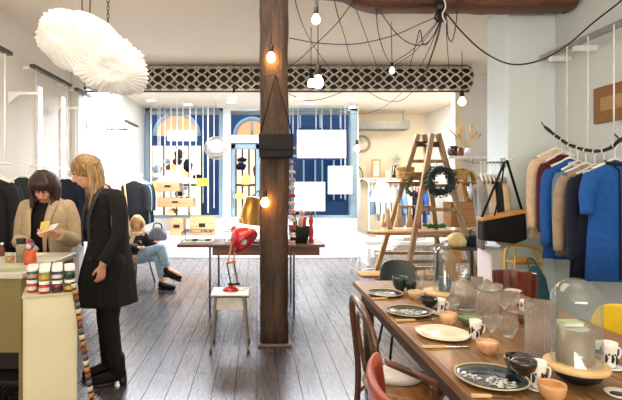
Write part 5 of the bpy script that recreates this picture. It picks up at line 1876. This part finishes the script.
# ================================================================ COUNTER
cy0, cy1 = 2.72, 3.56
cnt_m = plain('pale_khaki_paint', '85774a', .6, var=.05, scale=3)
ct_ = thing('sales_counter', 'pale topped sales counter in front of the two women', 'counter', (0, 0, 0))
B().box(-2.6, -1.36, cy0, cy1, .955, .99).build('worktop', plain('pale_stone_top', 'cfcabb', .3, var=.08, scale=6, coat=.3), ct_, bevel=.006)
B().box(-2.58, -1.38, cy0 + .03, cy0 + .06, .52, .954).build('front_panel', cnt_m, ct_)
B().box(-1.41, -1.38, cy0 + .061, cy1 - .03, 0, .954).build('side_panel', cnt_m, ct_)
B().box(-2.58, -2.55, cy0 + .061, cy1 - .03, 0, .954).build('side_panel', cnt_m, ct_)
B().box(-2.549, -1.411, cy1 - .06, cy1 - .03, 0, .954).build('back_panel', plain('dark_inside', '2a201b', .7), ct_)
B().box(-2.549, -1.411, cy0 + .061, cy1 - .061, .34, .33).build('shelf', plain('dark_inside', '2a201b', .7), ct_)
cab = thing('white_plinth', 'cream painted narrow cabinet carrying the stacked paint jars', 'cabinet', (-1.127, 2.575, 0), R(22))
B().box(-.13, .13, -.125, .11, .0, .915).build('carcass', plain('cream_cabinet_paint', 'd9d2ae', .5, var=.04, scale=4, bmp=.05), cab, bevel=.003)
B().box(-.136, .136, -.131, .116, .915, .93).build('top', plain('worn_cream_top', 'c6c0a4', .5, var=.12, scale=14), cab, bevel=.003)
B().box(-.118, .118, -.129, -.1255, .02, .9).build('front_panel', plain('cream_front_paint', 'ddd7b6', .5, var=.04, scale=4), cab, bevel=.001)
bx = thing('product_box', 'dark box with a pink label on the shelf under the counter', 'box', (-1.6, 3.0, .371))
B().box(-.16, .14, -.12, .12, 0, .17).build('box_body', plain('dark_card', '241a1a', .6), bx, bevel=.003)
B().box(-.165, .145, -.125, .125, .171, .2).build('lid', plain('grey_card', '8d8984', .6), bx, bevel=.003)
B().box(-.08, .0, -.123, -.1205, .05, .12).build('pink_label', plain('pink_label', 'b03a50', .6), bx)
# beaded stick
stp, stq = W(73, 283, 2.68), onz(103, 444, 0)
stp = W(73.5, 282, 2.46)
stq = Vector((-.79, 2.42, 0))
sk = thing('patterned_stick', 'slim multicoloured patterned stick leaning on the cream cabinet', 'stick', stq)
d_ = stp - stq
B().tube([(0, 0, 0), d_], .013, 8).build('stick_core', plain('stick_dark', '2d241e', .6), sk)
for i in range(30):
    t0 = (i + .1) / 30
    o = B().tube([d_ * t0, d_ * (t0 + .022)], .0155, 8).build('bead_band', plain('band_%s' % ('amber', 'cream', 'grey', 'rust')[i % 4], ('b37a34', 'c9bda0', '5e6468', '7d4527')[i % 4], .5), sk)
# paint jars
jl = white_gloss
jcols = ['a8242c', '22563a', 'c7641c', '2c3b5a', '6d2a55', '8c8f2c', 'b5432a', '1f6a58', '394a2a', 'c88b1f', '7c2030', '245a80']
js = .0275
proto = None


def jar(lab, loc, k):
    t = thing('paint_jar', lab, 'jar', loc, 0, 'paint jars stacked on the cream cabinet')
    B().lathe([(0, 0), (js * .9, 0), (js, .006), (js, .04), (js * .85, .046), (0, .046)], seg=20).build('glass_pot', plain('paint_%d' % k, jcols[k % 12], .3, coat=.4), t)
    B().lathe([(0, .0465), (js * .98, .0465), (js, .049), (js, .062), (js * .93, .064), (0, .064)], seg=20).build('lid', jl, t)
    B().lathe([(js * 1.01, .012), (js * 1.02, .013), (js * 1.02, .03), (js * 1.01, .031)], seg=20).build('label_strip', plain('jar_label_%d' % (k % 3), ('d8cdb8', '2a2a2a', 'c8a04a')[k % 3], .5), t)
    return t


colname = ['red', 'dark green', 'orange', 'navy', 'plum', 'olive', 'brick', 'teal', 'moss', 'amber', 'wine', 'blue']
k = 0
for row in range(4):
    for col in range(4):
        for tier in range(2):
            if (col == 0 and row == 0) or (col == 3 and row == 3 and tier):
                continue
            lab = '%s paint jar, %s tier, %s column, %s row of the stack' % (colname[(k * 5) % 12], ('lower', 'upper')[tier], ('left', 'second', 'third', 'right')[col], ('front', 'second', 'third', 'back')[row])
            q = Matrix.Rotation(R(22), 3, 'Z') @ Vector((-.093 + col * .062, -.09 + row * .057, 0))
            jar(lab, (-1.127 + q.x, 2.575 + q.y, .9305 + tier * .0645), (k * 5) % 12)
            k += 1
# things on the worktop
wt = .9905


def CT(x, y, z=wt):
    return onz(x, y, z)


p = CT(10, 262)
t = thing('amber_jar', 'small clear jar of amber honey on the worktop', 'jar', (p.x, p.y, wt))
B().lathe([(0, 0), (.03, 0), (.034, .01), (.034, .045), (.026, .055), (.026, .06), (.022, .06), (.022, .01), (0, .008)], seg=20).build('glass_body', glass, t)
B().lathe([(0, .009), (.021, .009), (.028, .02), (.028, .036), (0, .036)], seg=20).build('amber_filling', plain('amber', 'c98a20', .2, emis='c98a20', estr=.0), t)
p = CT(21, 262)
t = thing('brush_pot', 'striped cylinder pot filled with black brushes on the worktop', 'pot', (p.x, p.y, wt))
B().lathe([(0, 0), (.03, 0), (.031, .12), (.027, .12), (.026, .01), (0, .01)], seg=20).build('pot_body', plain('grey_stripe_pot', '8a8572', .4, var=.4, scale=60), t)
bb_ = B()
for i in range(14):
    q = 2 * PI * i / 14
    bb_.cap((.012 * math.cos(q), .012 * math.sin(q), .02), (.024 * math.cos(q), .024 * math.sin(q), .15), .003, .008, 6)
bb_.build('brushes', black_plastic, t)
p = CT(30, 264)
t = thing('painted_doll', 'painted orange and blue wooden doll on the worktop', 'figurine', (p.x, p.y, wt))
B().lathe([(0, 0), (.034, 0), (.04, .03), (.035, .07), (.022, .095), (0, .1)], seg=20).build('body', plain('doll_orange', 'c95a34', .35, var=.1), t)
B().ball((0, 0, .12), .028, seg=16, rings=10).build('head', plain('doll_blue', '4a76b0', .35, var=.2, scale=30), t)
B().ball((0, -.012, .117), .02, seg=12, rings=8).build('face', plain('doll_face', 'e9cdb5', .5), t)
B().lathe([(0, .13), (.022, .14), (.012, .158), (0, .165)], seg=16).build('hat', plain('doll_red', 'a8321f', .4), t)
for i, (x, y, w_, h_, c_, lab) in enumerate(((8, 252, .1, .07, 'd7d2c4', 'pale paper sheet at the left on the worktop'), (40, 252, .1, .07, 'e6dfcf', 'white paper card lying in front of the brown haired woman'), (46, 261, .07, .05, 'bfcabb', 'greenish leaflet at the right end of the worktop'), (14, 270, .08, .05, '9aa884', 'sage green card near the front edge of the worktop'))):
    p = CT(x, y)
    o = B().box(-w_, w_, -h_, h_, 0, .003).build('paper_sheet', plain('paper_%d' % i, c_, .6), loc=(max(p.x, -2.2), min(p.y, 3.45), wt + .001 * (1)), rz=.2 * i - .3)
    tag(o, lab, 'paper', 'papers on the worktop')
bt_ = thing('small_bottle', 'small brown bottle at the left edge of the worktop', 'bottle', (CT(2, 256).x, CT(2, 256).y, wt))
B().lathe([(0, 0), (.02, 0), (.02, .05), (.009, .065), (.009, .08), (0, .08)], seg=16).build('glass_body', plain('brown_glass', '6b3a1a', .2), bt_)
B().lathe([(0, .0805), (.011, .0805), (.011, .095), (0, .095)], seg=12).build('cap', white_gloss, bt_)
# ================================================================ PEOPLE
skin = plain('skin', 'd9a183', .5, var=.04, scale=6)


def head(b, c, fwd, k=1.0, roll=0):
    """c head centre, fwd facing direction"""
    f = Vector(fwd).normalized()
    z = Vector((0, 0, 1))
    u = (z - f * z.dot(f)).normalized()
    r = f.cross(u).normalized()
    Q = Matrix((r, -f, u)).transposed()   # local x=right(-), y=back, z=up

    def P(x, y, zz):
        return Vector(c) + Q @ (Vector((x, y, zz)) * k)
    b.ball(P(0, .012, .025), (.076 * k, .094 * k, .09 * k), Q, 20, 14)
    b.ball(P(0, -.03, -.045), (.056 * k, .06 * k, .066 * k), Q, 18, 12)
    b.ball(P(0, -.055, -.088), (.025 * k, .022 * k, .02 * k), Q, 10, 8)
    b.cap(P(0, -.08, .02), P(0, -.104, -.018), .008 * k, .0135 * k, 8)
    b.ball(P(0, -.092, -.022), (.018 * k, .01 * k, .009 * k), Q, 10, 8)
    for s in (-1, 1):
        b.ball(P(s * .077, .012, -.005), (.009 * k, .017 * k, .03 * k), Q, 8, 8)
        b.ball(P(s * .035, -.062, -.028), (.022 * k, .02 * k, .022 * k), Q, 10, 8)
        b.cap(P(s * .014, -.084, .031), P(s * .05, -.066, .031), .008 * k, .007 * k, 8)
    b.cap(P(-.018, -.087, -.055), P(.018, -.087, -.055), .0065 * k, .0065 * k, 8)
    return P, Q


def face_parts(P, Q, k, parent, lip='a8504a', brow='6b4a33', iris='3a2f2a'):
    e = B()
    for s in (-1, 1):
        e = B()
        e.ball(P(s * .031, -.078, .008), (.0125 * k, .008 * k, .007 * k), Q, 10, 8)
        o = e.build('eye', plain('eye_white', 'e9e4df', .2), parent)
        B().ball(P(s * .031, -.0845, .008), (.0052 * k, .0028 * k, .0052 * k), Q, 10, 8).build('iris', plain('iris_' + iris, iris, .2), o)
        B().cap(P(s * .015, -.092, .029), P(s * .048, -.074, .03), .0032 * k, .0025 * k, 6).build('eyebrow', plain('brow_' + brow, brow, .8), parent)
    B().cap(P(-.018, -.0925, -.053), P(.018, -.0925, -.053), .004 * k, .004 * k, 8).cap(P(-.014, -.092, -.06), P(.014, -.092, -.06), .0045 * k, .0045 * k, 8).build('lips', plain('lips_' + lip, lip, .4), parent)


def hand(b, w, d, n, side, k=1.0, curl=.5, spread=.25):
    w, d, n = Vector(w), Vector(d).normalized(), Vector(n)
    n = (n - d * n.dot(d)).normalized()
    t = d.cross(n).normalized()
    for o in (-.027, -.009, .009, .027):
        b.cap(w + t * o * .7 * k + d * .005, w + (d * .078 + t * o) * k, .013 * k, .0115 * k, 8)
    for o, L in ((-.03, .066), (-.01, .078), (.0105, .073), (.031, .056)):
        L = L if side > 0 else {.066: .056, .078: .073, .073: .078, .056: .066}[L]
        p = w + (d * .08 + t * o) * k
        dd = (d + t * o * spread * 10).normalized()
        a = p
        for j, fr in enumerate((.45, .32, .25)):
            ang = curl * (j + .4)
            v = (dd * math.cos(ang) + n * math.sin(ang)).normalized()
            q = a + v * L * fr * k
            b.cap(a, q, (.0092 - .0008 * j) * k, (.0086 - .0008 * j) * k, 8)
            a = q
    s = -side
    p = w + (d * .02 + t * s * .022) * k
    q = w + (d * .055 + t * s * .05 + n * .012) * k
    r = w + (d * .085 + t * s * .055 + n * .03) * k
    b.cap(p, q, .013 * k, .0105 * k, 8)
    b.cap(q, r, .0105 * k, .0085 * k, 8)


def strands(seed, n, f0, mat, name, parent, voxel=.005, base=None, seg=7):
    rr = random.Random(seed)
    b = B()
    if base:
        base(b)
    for i in range(n):
        pts, r = f0(i / max(1, n - 1), rr)
        pts = smoothpts(pts, 4)
        m = len(pts)
        b.tube(pts, [r * (1 - .6 * (j / (m - 1)) ** 2) for j in range(m)], seg)
    return b.build(name, mat, parent, voxel=voxel, sm=1)


def hair_mat(name, dark, light):
    m, nt, b = newmat(name)
    v = coords(nt, (1, 1, .06))
    n = noise(nt, v, 90, 4, .6)
    nt.links.new(ramp(nt, n, [(.35, dark), (.65, light)]), b.inputs['Base Color'])
    b.inputs['Roughness'].default_value = .42
    bump(nt, b, n, .5, .004)
    return m


# ---- brown haired woman behind the counter -------------------------------
o1 = Vector((-1.75, 3.9, 0))
b = B()
hc = Vector((.012, -.07, 1.485))
P, Q = head(b, hc, (.12, -.8, -.62))
b.cap((0, .03, 1.33), hc + Vector((0, .02, -.05)), .056, .05)
b.loft([(0, .03, .86, .15, .1), (0, .03, 1.0, .125, .09), (0, .02, 1.15, .14, .1), (0, .02, 1.28, .165, .1), (0, .03, 1.34, .13, .075), (0, .03, 1.37, .06, .055)], 20)
b.chain([(-.165, .03, 1.3), (-.215, .02, 1.06), (-.06, -.24, 1.045)], [.05, .042, .027])
b.chain([(.165, .03, 1.3), (.225, .0, 1.06), (.17, -.24, 1.12)], [.05, .042, .027])
hand(b, (-.05, -.25, 1.04), (.75, -.55, -.16), (0, .1, -1), 1, 1, .25)
hand(b, (.175, -.245, 1.122), (-.3, -.8, .1), (-.55, .25, .55), -1, 1, .75)
for s in (-1, 1):
    b.chain([(s * .085, .03, .9), (s * .09, .02, .48), (s * .09, .05, .08)], [.085, .058, .04])
    b.cap((s * .09, .04, .05), (s * .1, -.13, .035), .045, .032)
w1 = b.build('person', skin, voxel=.0055, sm=2)
w1.location = o1
tag(w1, 'brown haired woman in a beige coat looking down at a leaflet behind the counter', 'person')
face_parts(P, Q, 1, w1)
# trousers, boots
b = B()
for s in (-1, 1):
    b.chain([(s * .085, .03, .92), (s * .09, .02, .48), (s * .09, .05, .12)], [.105, .072, .055])
b.loft([(0, .03, .85, .17, .12), (0, .03, .95, .17, .12), (0, .03, 1.0, .15, .11)], 20)
b.build('trousers', fab('black_trousers', '17171a'), w1, voxel=.008, sm=2)
for s in (-1, 1):
    B().cap((s * .09, .05, .14), (s * .09, .05, .06), .06, .056).cap((s * .09, .06, .055), (s * .1, -.15, .045), .053, .043).build('shoe', leather_black, w1, voxel=.008, sm=2)
b = B()
b.loft([(0, .02, .95, .17, .115), (0, .01, 1.1, .155, .12), (0, .005, 1.24, .165, .125), (0, .02, 1.33, .13, .09), (0, .02, 1.36, .09, .07)], 24)
b.build('dark_top', fab('black_top', '151013'), w1, voxel=.008, sm=2)
beigec = fab('beige_coat_wool', 'b3a081', .1)
b = B()


def cring(z, rx, ry, cy, gap):
    """open fronted coat ring: list of points around the back leaving a gap at the front"""
    pts = []
    for k in range(33):
        a = -PI / 2 + gap + (2 * PI - 2 * gap) * k / 32
        pts.append(Vector((rx * math.cos(a), cy + ry * math.sin(a), z)))
    return pts


rings = [cring(.78, .215, .175, .02, .5), cring(.95, .2, .165, .02, .42), cring(1.12, .185, .16, .01, .38), cring(1.25, .19, .155, .01, .36), cring(1.32, .185, .13, .02, .42), cring(1.355, .15, .1, .03, .55), cring(1.385, .09, .075, .035, .75)]
rows = [[b.v(p) for p in r] for r in rings]
for q, r in zip(rows, rows[1:]):
    for k in range(32):
        b.f([q[k], q[k + 1], r[k + 1], r[k]])
b.build('coat', beigec, w1, solid=.022, sub=1)
for s, pts in ((-1, [(-.165, .02, 1.31), (-.205, .03, 1.2), (-.22, .02, 1.04), (-.16, -.12, 1.045), (-.07, -.215, 1.05)]), (1, [(.165, .02, 1.31), (.205, .03, 1.2), (.23, .0, 1.05), (.21, -.12, 1.08), (.19, -.2, 1.11)])):
    B().tube(smoothpts(pts, 5), [.07, .07, .069, .068, .067, .066, .065, .064, .063, .062, .061, .06, .059, .058, .057, .056, .055, .054, .053, .052, .05], 16).ball(pts[0], .071, seg=16, rings=10).build('sleeve', beigec, w1, voxel=.009, sm=3)
for s in (-1, 1):
    B().tube(smoothpts([(s * .06, .0, 1.40), (s * .095, -.07, 1.355), (s * .085, -.135, 1.26), (s * .065, -.165, 1.12), (s * .07, -.175, .9)], 5), [.02, .026, .03, .034, .036, .036, .036, .035, .034, .032, .03, .028, .026, .024, .022, .02, .018, .016, .015, .014, .014], 10, flatten=.5).build('lapel', beigec, w1)
hb_m = hair_mat('brown_hair', '120805', '371a10')


def hb(b):
    b.ball(P(0, .018, .035), (.094, .108, .1), Q, 22, 14)


def hf(t, rr):
    a = R(-60 + 300 * t)     # around the head, skipping the face
    a = R(205) * (t - .5) * 1.36 + PI / 2
    x, y = math.cos(a), math.sin(a)
    top = P(x * .035, .01 + y * .03, .125)
    m1 = P(x * .098, .02 + y * .1, .04)
    low = P(x * .11 * rr.uniform(.93, 1.06), .015 + y * .105, -.06)
    e = P(x * .098 * rr.uniform(.9, 1.1), -.0 + y * .09, 0)
    end = Vector((e.x, e.y, hc.z - .165 + rr.uniform(-.012, .015)))
    return [top, m1, low, end], .021


strands(3, 52, hf, hb_m, 'hair', w1, .0055, hb)
fr = B()
for i in range(11):
    x = -.06 + .012 * i
    fr.tube(smoothpts([P(x * .5, -.02, .135), P(x * 1.0, -.085, .095), P(x * 1.12, -.1 + abs(x) * .3, .04)], 4), .0125, 7)
fr.build('fringe', hb_m, w1, voxel=.005, sm=1)
# leaflet in her hand
lf_ = thing('leaflet', 'folded pale leaflet held by the brown haired woman', 'paper', o1 + Vector((.165, -.345, 1.165)), R(-15))
B().prism([(-.07, -.035), (.075, -.02), (.08, .05), (-.065, .045)], 0, .003, 'z').build('page', plain('leaflet_white', 'dfe2ea', .5), lf_).rotation_euler = (R(35), R(-12), 0)
B().prism([(-.06, -.02), (.02, -.015), (.03, .06), (-.055, .065)], .012, .016, 'z').build('page', plain('leaflet_yellow', 'd9c268', .5), lf_).rotation_euler = (R(65), R(-12), 0)

# ---- blond woman ----------------------------------------------------------
o2 = Vector((-1.126, 3.6, 0))
b = B()
hc2 = Vector((-.185, -.02, 1.6))
fw2 = (-.8, -.38, -.5)
P2, Q2 = head(b, hc2, fw2)
b.cap((-.05, .0, 1.44), hc2 + Vector((.025, .01, -.05)), .056, .05)
b.loft([(.0, 0, .9, .15, .13), (0, 0, 1.05, .13, .11), (-.01, 0, 1.25, .15, .13), (-.03, 0, 1.4, .15, .13), (-.05, 0, 1.47, .07, .06)], 20)
b.chain([(.09, -.13, 1.4), (.12, -.2, 1.14), (.03, -.26, .935)], [.05, .042, .027])
hand(b, (.03, -.262, .935), (-.12, -.08, -1), (-.75, .6, 0), 1, .9, .45, .08)
b.chain([(-.12, .13, 1.4), (-.11, .19, 1.14), (-.1, .17, .92)], [.05, .042, .027])
hand(b, (-.1, .17, .92), (0, 0, -1), (.7, -.6, 0), -1, 1, .4, .12)
legs2 = [[(.05, -.08, .92), (.03, -.09, .5), (.075, -.065, .1)], [(-.03, .09, .92), (-.07, .09, .5), (-.045, .08, .1)]]
for l in legs2:
    b.chain(l, [.088, .056, .038])
    b.cap(Vector(l[2]) + Vector((0, 0, -.03)), Vector(l[2]) + Vector((-.14, -.04, -.065)), .04, .03)
w2 = b.build('person', skin, voxel=.0055, sm=2)
w2.location = o2
tag(w2, 'blond woman standing in a long black coat, leaning towards the leaflet', 'person')
face_parts(P2, Q2, 1, w2, brow='8a6a45')
b = B()
for l in legs2:
    b.chain(l, [.1, .066, .047])
b.build('leggings', fab('black_leggings', '0f0f12'), w2, voxel=.007, sm=2)
for l in legs2:
    a = Vector(l[2])
    b = B()
    b.cap(a + Vector((.0, 0, .1)), a + Vector((.01, 0, -.01)), .058, .054)
    b.cap(a + Vector((.02, 0, -.02)), a + Vector((-.145, -.045, -.058)), .05, .036)
    o = b.build('boot', leather_black, w2, voxel=.007, sm=2)
    B().loft([(a.x + .045, a.y, 0.0, .026, .026), (a.x + .04, a.y, .06, .034, .034)], 14).build('boot_heel', black_plastic, o)
    B().cap(a + Vector((-.05, -.01, -.09)), a + Vector((-.15, -.045, -.09)), .0345, .034).build('boot_sole', black_plastic, o).scale = (1, 1, 1)
blk = fab('black_coat_wool', '0b0b0d', .15)
b = B()
fd = lambda k: (lambda a: 1 + k * math.sin(6 * a + 1) + k * .6 * math.sin(11 * a))
b.loft([(-.03, .0, .6, .23, .2, fd(.05)), (-.03, 0, .66, .225, .195, fd(.045)), (-.02, 0, .85, .2, .175, fd(.03)), (-.01, 0, 1.05, .155, .145), (-.015, 0, 1.22, .15, .15), (-.025, -.0, 1.36, .145, .15), (-.035, 0, 1.43, .13, .13), (-.055, 0, 1.475, .075, .075)], 32)
b.build('coat', blk, w2, voxel=.009, sm=3)
B().tube(smoothpts([(.085, -.12, 1.41), (.125, -.17, 1.28), (.13, -.205, 1.14), (.09, -.235, 1.04), (.035, -.262, .95)], 5), [.066, .066, .065, .064, .063, .062, .061, .06, .059, .058, .057, .056, .055, .054, .053, .052, .051, .05, .049, .048, .047], 16).ball((.078, -.11, 1.405), .066, seg=16, rings=10).build('sleeve', blk, w2, voxel=.008, sm=3)
B().tube(smoothpts([(-.11, .12, 1.41), (-.11, .17, 1.28), (-.11, .19, 1.14), (-.105, .185, 1.04), (-.1, .175, .94)], 5), [.066, .066, .065, .064, .063, .062, .061, .06, .059, .058, .057, .056, .055, .054, .053, .052, .051, .05, .049, .048, .047], 16).build('sleeve', blk, w2, voxel=.009, sm=3)
for i, (x, y) in enumerate(((-.16, -.13), (-.1, -.165))):
    B().tube(smoothpts([(-.075 + .03 * i, -.04 - .02 * i, 1.485), (x + .03, y + .01, 1.38), (x + .0, y - .01, 1.25), (x, y - .0, 1.05)], 5), [.022 - .0008 * j for j in range(16)], 9, flatten=.55).build('lapel', plain('coat_lapel', '1d1d22', .6), w2)
B().loft([(-.13, -.1, 1.28, .055, .04), (-.11, -.07, 1.4, .05, .045), (-.09, -.04, 1.46, .04, .04)], 14).build('dark_top', fab('plum_top', '2c1a24'), w2)
for i in range(4):
    B().ball((-.085 - .004 * i, -.165 + .004 * i, 1.2 - .12 * i), (.011, .006, .011), seg=10, rings=6).build('button', black_plastic, w2)
bl_m = hair_mat('blond_hair', '50351c', 'bd965f')


def hb2(b):
    b.ball(P2(0, .022, .034), (.09, .108, .098), Q2, 22, 14)


def hf2(t, rr):
    a = R(200) * (t - .5) * 1.02 + PI / 2
    x, y = math.cos(a), math.sin(a)
    top = P2(x * .03, .015 + y * .03, .122)
    m1 = P2(x * .094, .025 + y * .1, .045)
    low = P2(x * .1 * rr.uniform(.93, 1.08), .02 + y * .095, -.05)
    e = P2(x * .1 * rr.uniform(.85, 1.15), .0 + y * .08, -.06)
    L = .19 + .07 * abs(x) + rr.uniform(-.02, .03)
    end = Vector((e.x + .03 * max(0, y), e.y - .02, hc2.z - L - .02))
    mid_ = (low + end) / 2 + Vector((.012, 0, 0))
    return [top, m1, low, mid_, end], .019


strands(5, 60, hf2, bl_m, 'hair', w2, .0055, hb2)

# ---- seated woman ----------------------------------------------------------
o3 = Vector((-1.63, 7.0, 0))
b = B()
hc3 = Vector((-.165, .04, .925))
P3, Q3 = head(b, hc3, (.15, -1, -.12), .95)
b.cap((-.19, .08, .79), hc3 + Vector((0, .02, -.05)), .052, .047)
b.chain([(-.16, .0, .47), (-.19, .06, .62), (-.19, .08, .75)], [.14, .12, .12])
b.cap((-.32, .07, .76), (-.06, .07, .76), .055, .055)
b.chain([(-.34, .06, .75), (-.34, -.12, .58), (-.1, -.2, .6)], [.048, .04, .026])
b.chain([(-.04, .06, .75), (.1, -.02, .58), (.16, -.2, .68)], [.048, .04, .026])
hand(b, (-.1, -.2, .6), (1, -.2, .1), (0, 0, -1), 1, .95, .5)
hand(b, (.16, -.2, .68), (.6, -.5, -.1), (0, 0, -1), -1, .95, .5)
lg = [[(-.1, -.04, .46), (.26, -.3, .6), (.37, -.34, .3)], [(-.12, .02, .44), (.2, -.2, .47), (.27, -.22, .1)]]
for l in lg:
    b.chain(l, [.085, .058, .036])
b.cap(lg[0][2], Vector(lg[0][2]) + Vector((.17, -.05, -.07)), .04, .03)
b.cap(Vector(lg[1][2]) + Vector((0, 0, -.04)), Vector(lg[1][2]) + Vector((.16, -.06, -.065)), .04, .03)
w3 = b.build('person', skin, voxel=.006, sm=2)
w3.location = o3
tag(w3, 'blond woman sitting with crossed legs in light jeans and a fur trimmed jacket', 'person')
face_parts(P3, Q3, .95, w3, lip='b05a50', brow='8a6a45')
jean = fab('light_blue_jeans', '93aec4', .2)
b = B()
for l in lg:
    a, k_, e = [Vector(v) for v in l]
    b.chain([a, k_, k_.lerp(e, .72)], [.1, .074, .058])
b.cap((-.18, .02, .45), (-.08, .0, .45), .13, .12)
b.build('jeans', jean, w3, voxel=.009, sm=3)
for j, l in enumerate(lg):
    a = Vector(l[2])
    d = Vector((.19, -.055, -.08)) if j == 0 else Vector((.18, -.06, -.02))
    s0 = a + (Vector((-.02, 0, -.02)) if j == 0 else Vector((-.02, 0, -.045)))
    o = B().cap(s0, s0 + d, .05, .038).cap(s0 + Vector((0, 0, .02)), s0 + Vector((.01, 0, -.005)), .05, .05).build('shoe', leather_black, w3, voxel=.008, sm=2)
    q = s0 + Vector((0, 0, -.052))
    B().bar(q + Vector((-.035, .01, .002)), q + d * 1.12 + Vector((0, 0, .01)), .075, .022, (0, 1, 0)).build('shoe_sole', black_plastic, o)
    B().box(q.x - .04, q.x + .025, q.y - .035, q.y + .035, max(0, q.z - .035) if j else q.z - .03, q.z + .0).build('shoe_heel', black_plastic, o)
puf = plain('black_puffer', '15161c', .35, var=.2, bmp=.3)
b = B()
for i in range(6):
    t = i / 5
    c = Vector((-.165, .0, .5)).lerp(Vector((-.19, .06, .76)), t)
    b.ball(c, (.19 - .03 * t * t, .155, .05), seg=20, rings=10)
b.chain([(-.34, .05, .74), (-.36, -.08, .6), (-.2, -.18, .6), (-.13, -.195, .6)], [.075, .07, .062, .05])
b.chain([(-.04, .05, .74), (.1, -.04, .6), (.13, -.17, .66)], [.075, .07, .05])
b.build('puffer_jacket', puf, w3, voxel=.009, sm=2)
fur = B()
rr = random.Random(9)
for i in range(170):
    a = 2 * PI * rr.random()
    c = Vector((-.18 + .115 * math.cos(a), .03 + .1 * math.sin(a), .79 + .02 * math.sin(a) + rr.uniform(-.02, .025)))
    d = Vector((math.cos(a) + rr.uniform(-.7, .7), math.sin(a) + rr.uniform(-.7, .7), rr.uniform(-.6, .8))).normalized() * .045
    fur.tube([c, c + d * .6, c + d + Vector((0, 0, -.01))], [.011, .009, .002], 5)
fur.tube([(-.18 + .11 * math.cos(a), .03 + .095 * math.sin(a), .79 + .02 * math.sin(a)) for a in [2 * PI * j / 20 for j in range(20)]], .034, 9, closed=True)
fur.tube(smoothpts([(-.17, -.06, .78), (-.2, -.12, .7), (-.22, -.16, .6)], 4), .03, 8)
fur.build('fur_collar', plain('cream_fur', 'd3bfa2', .95, var=.2, scale=50), w3)
bl2 = hair_mat('golden_hair', '9a6a35', 'e6c186')


def hb3(b):
    b.ball(P3(0, .022, .034), (.086, .102, .094), Q3, 20, 12)


def hf3(t, rr):
    a = R(200) * (t - .5) * 1.22 + PI / 2
    x, y = math.cos(a), math.sin(a)
    sg = 1 if x > 0 else -1
    top = P3(x * .03, .01 + y * .03, .118)
    m1 = P3(x * .09, .02 + y * .095, .04)
    low = P3(x * .096, .015 + y * .09, -.06)
    end = Vector((hc3.x + .1 * x + rr.uniform(-.015, .015), hc3.y - .08 + .1 * y, hc3.z - .24 - .05 * abs(x)))
    return [top, m1, low, end], .019


strands(6, 46, hf3, bl2, 'hair', w3, .006, hb3)
bgl = thing('grey_bag', 'grey and black bag held on the lap of the seated woman', 'bag', o3 + Vector((.17, -.1, .69)), R(-20))
B().loft([(0, 0, 0, .13, .08), (0, 0, .03, .15, .1), (0, 0, .1, .14, .09, lambda a: 1 + .06 * math.sin(5 * a)), (0, 0, .16, .1, .05), (0, 0, .19, .04, .03)], 22).build('bag_body', plain('grey_nylon', '6c7184', .5, var=.35, scale=10), bgl)
B().tube(smoothpts([(-.08, 0, .15), (-.05, 0, .24), (.05, 0, .24), (.08, 0, .15)], 4), .01, 6).build('strap', black_plastic, bgl)
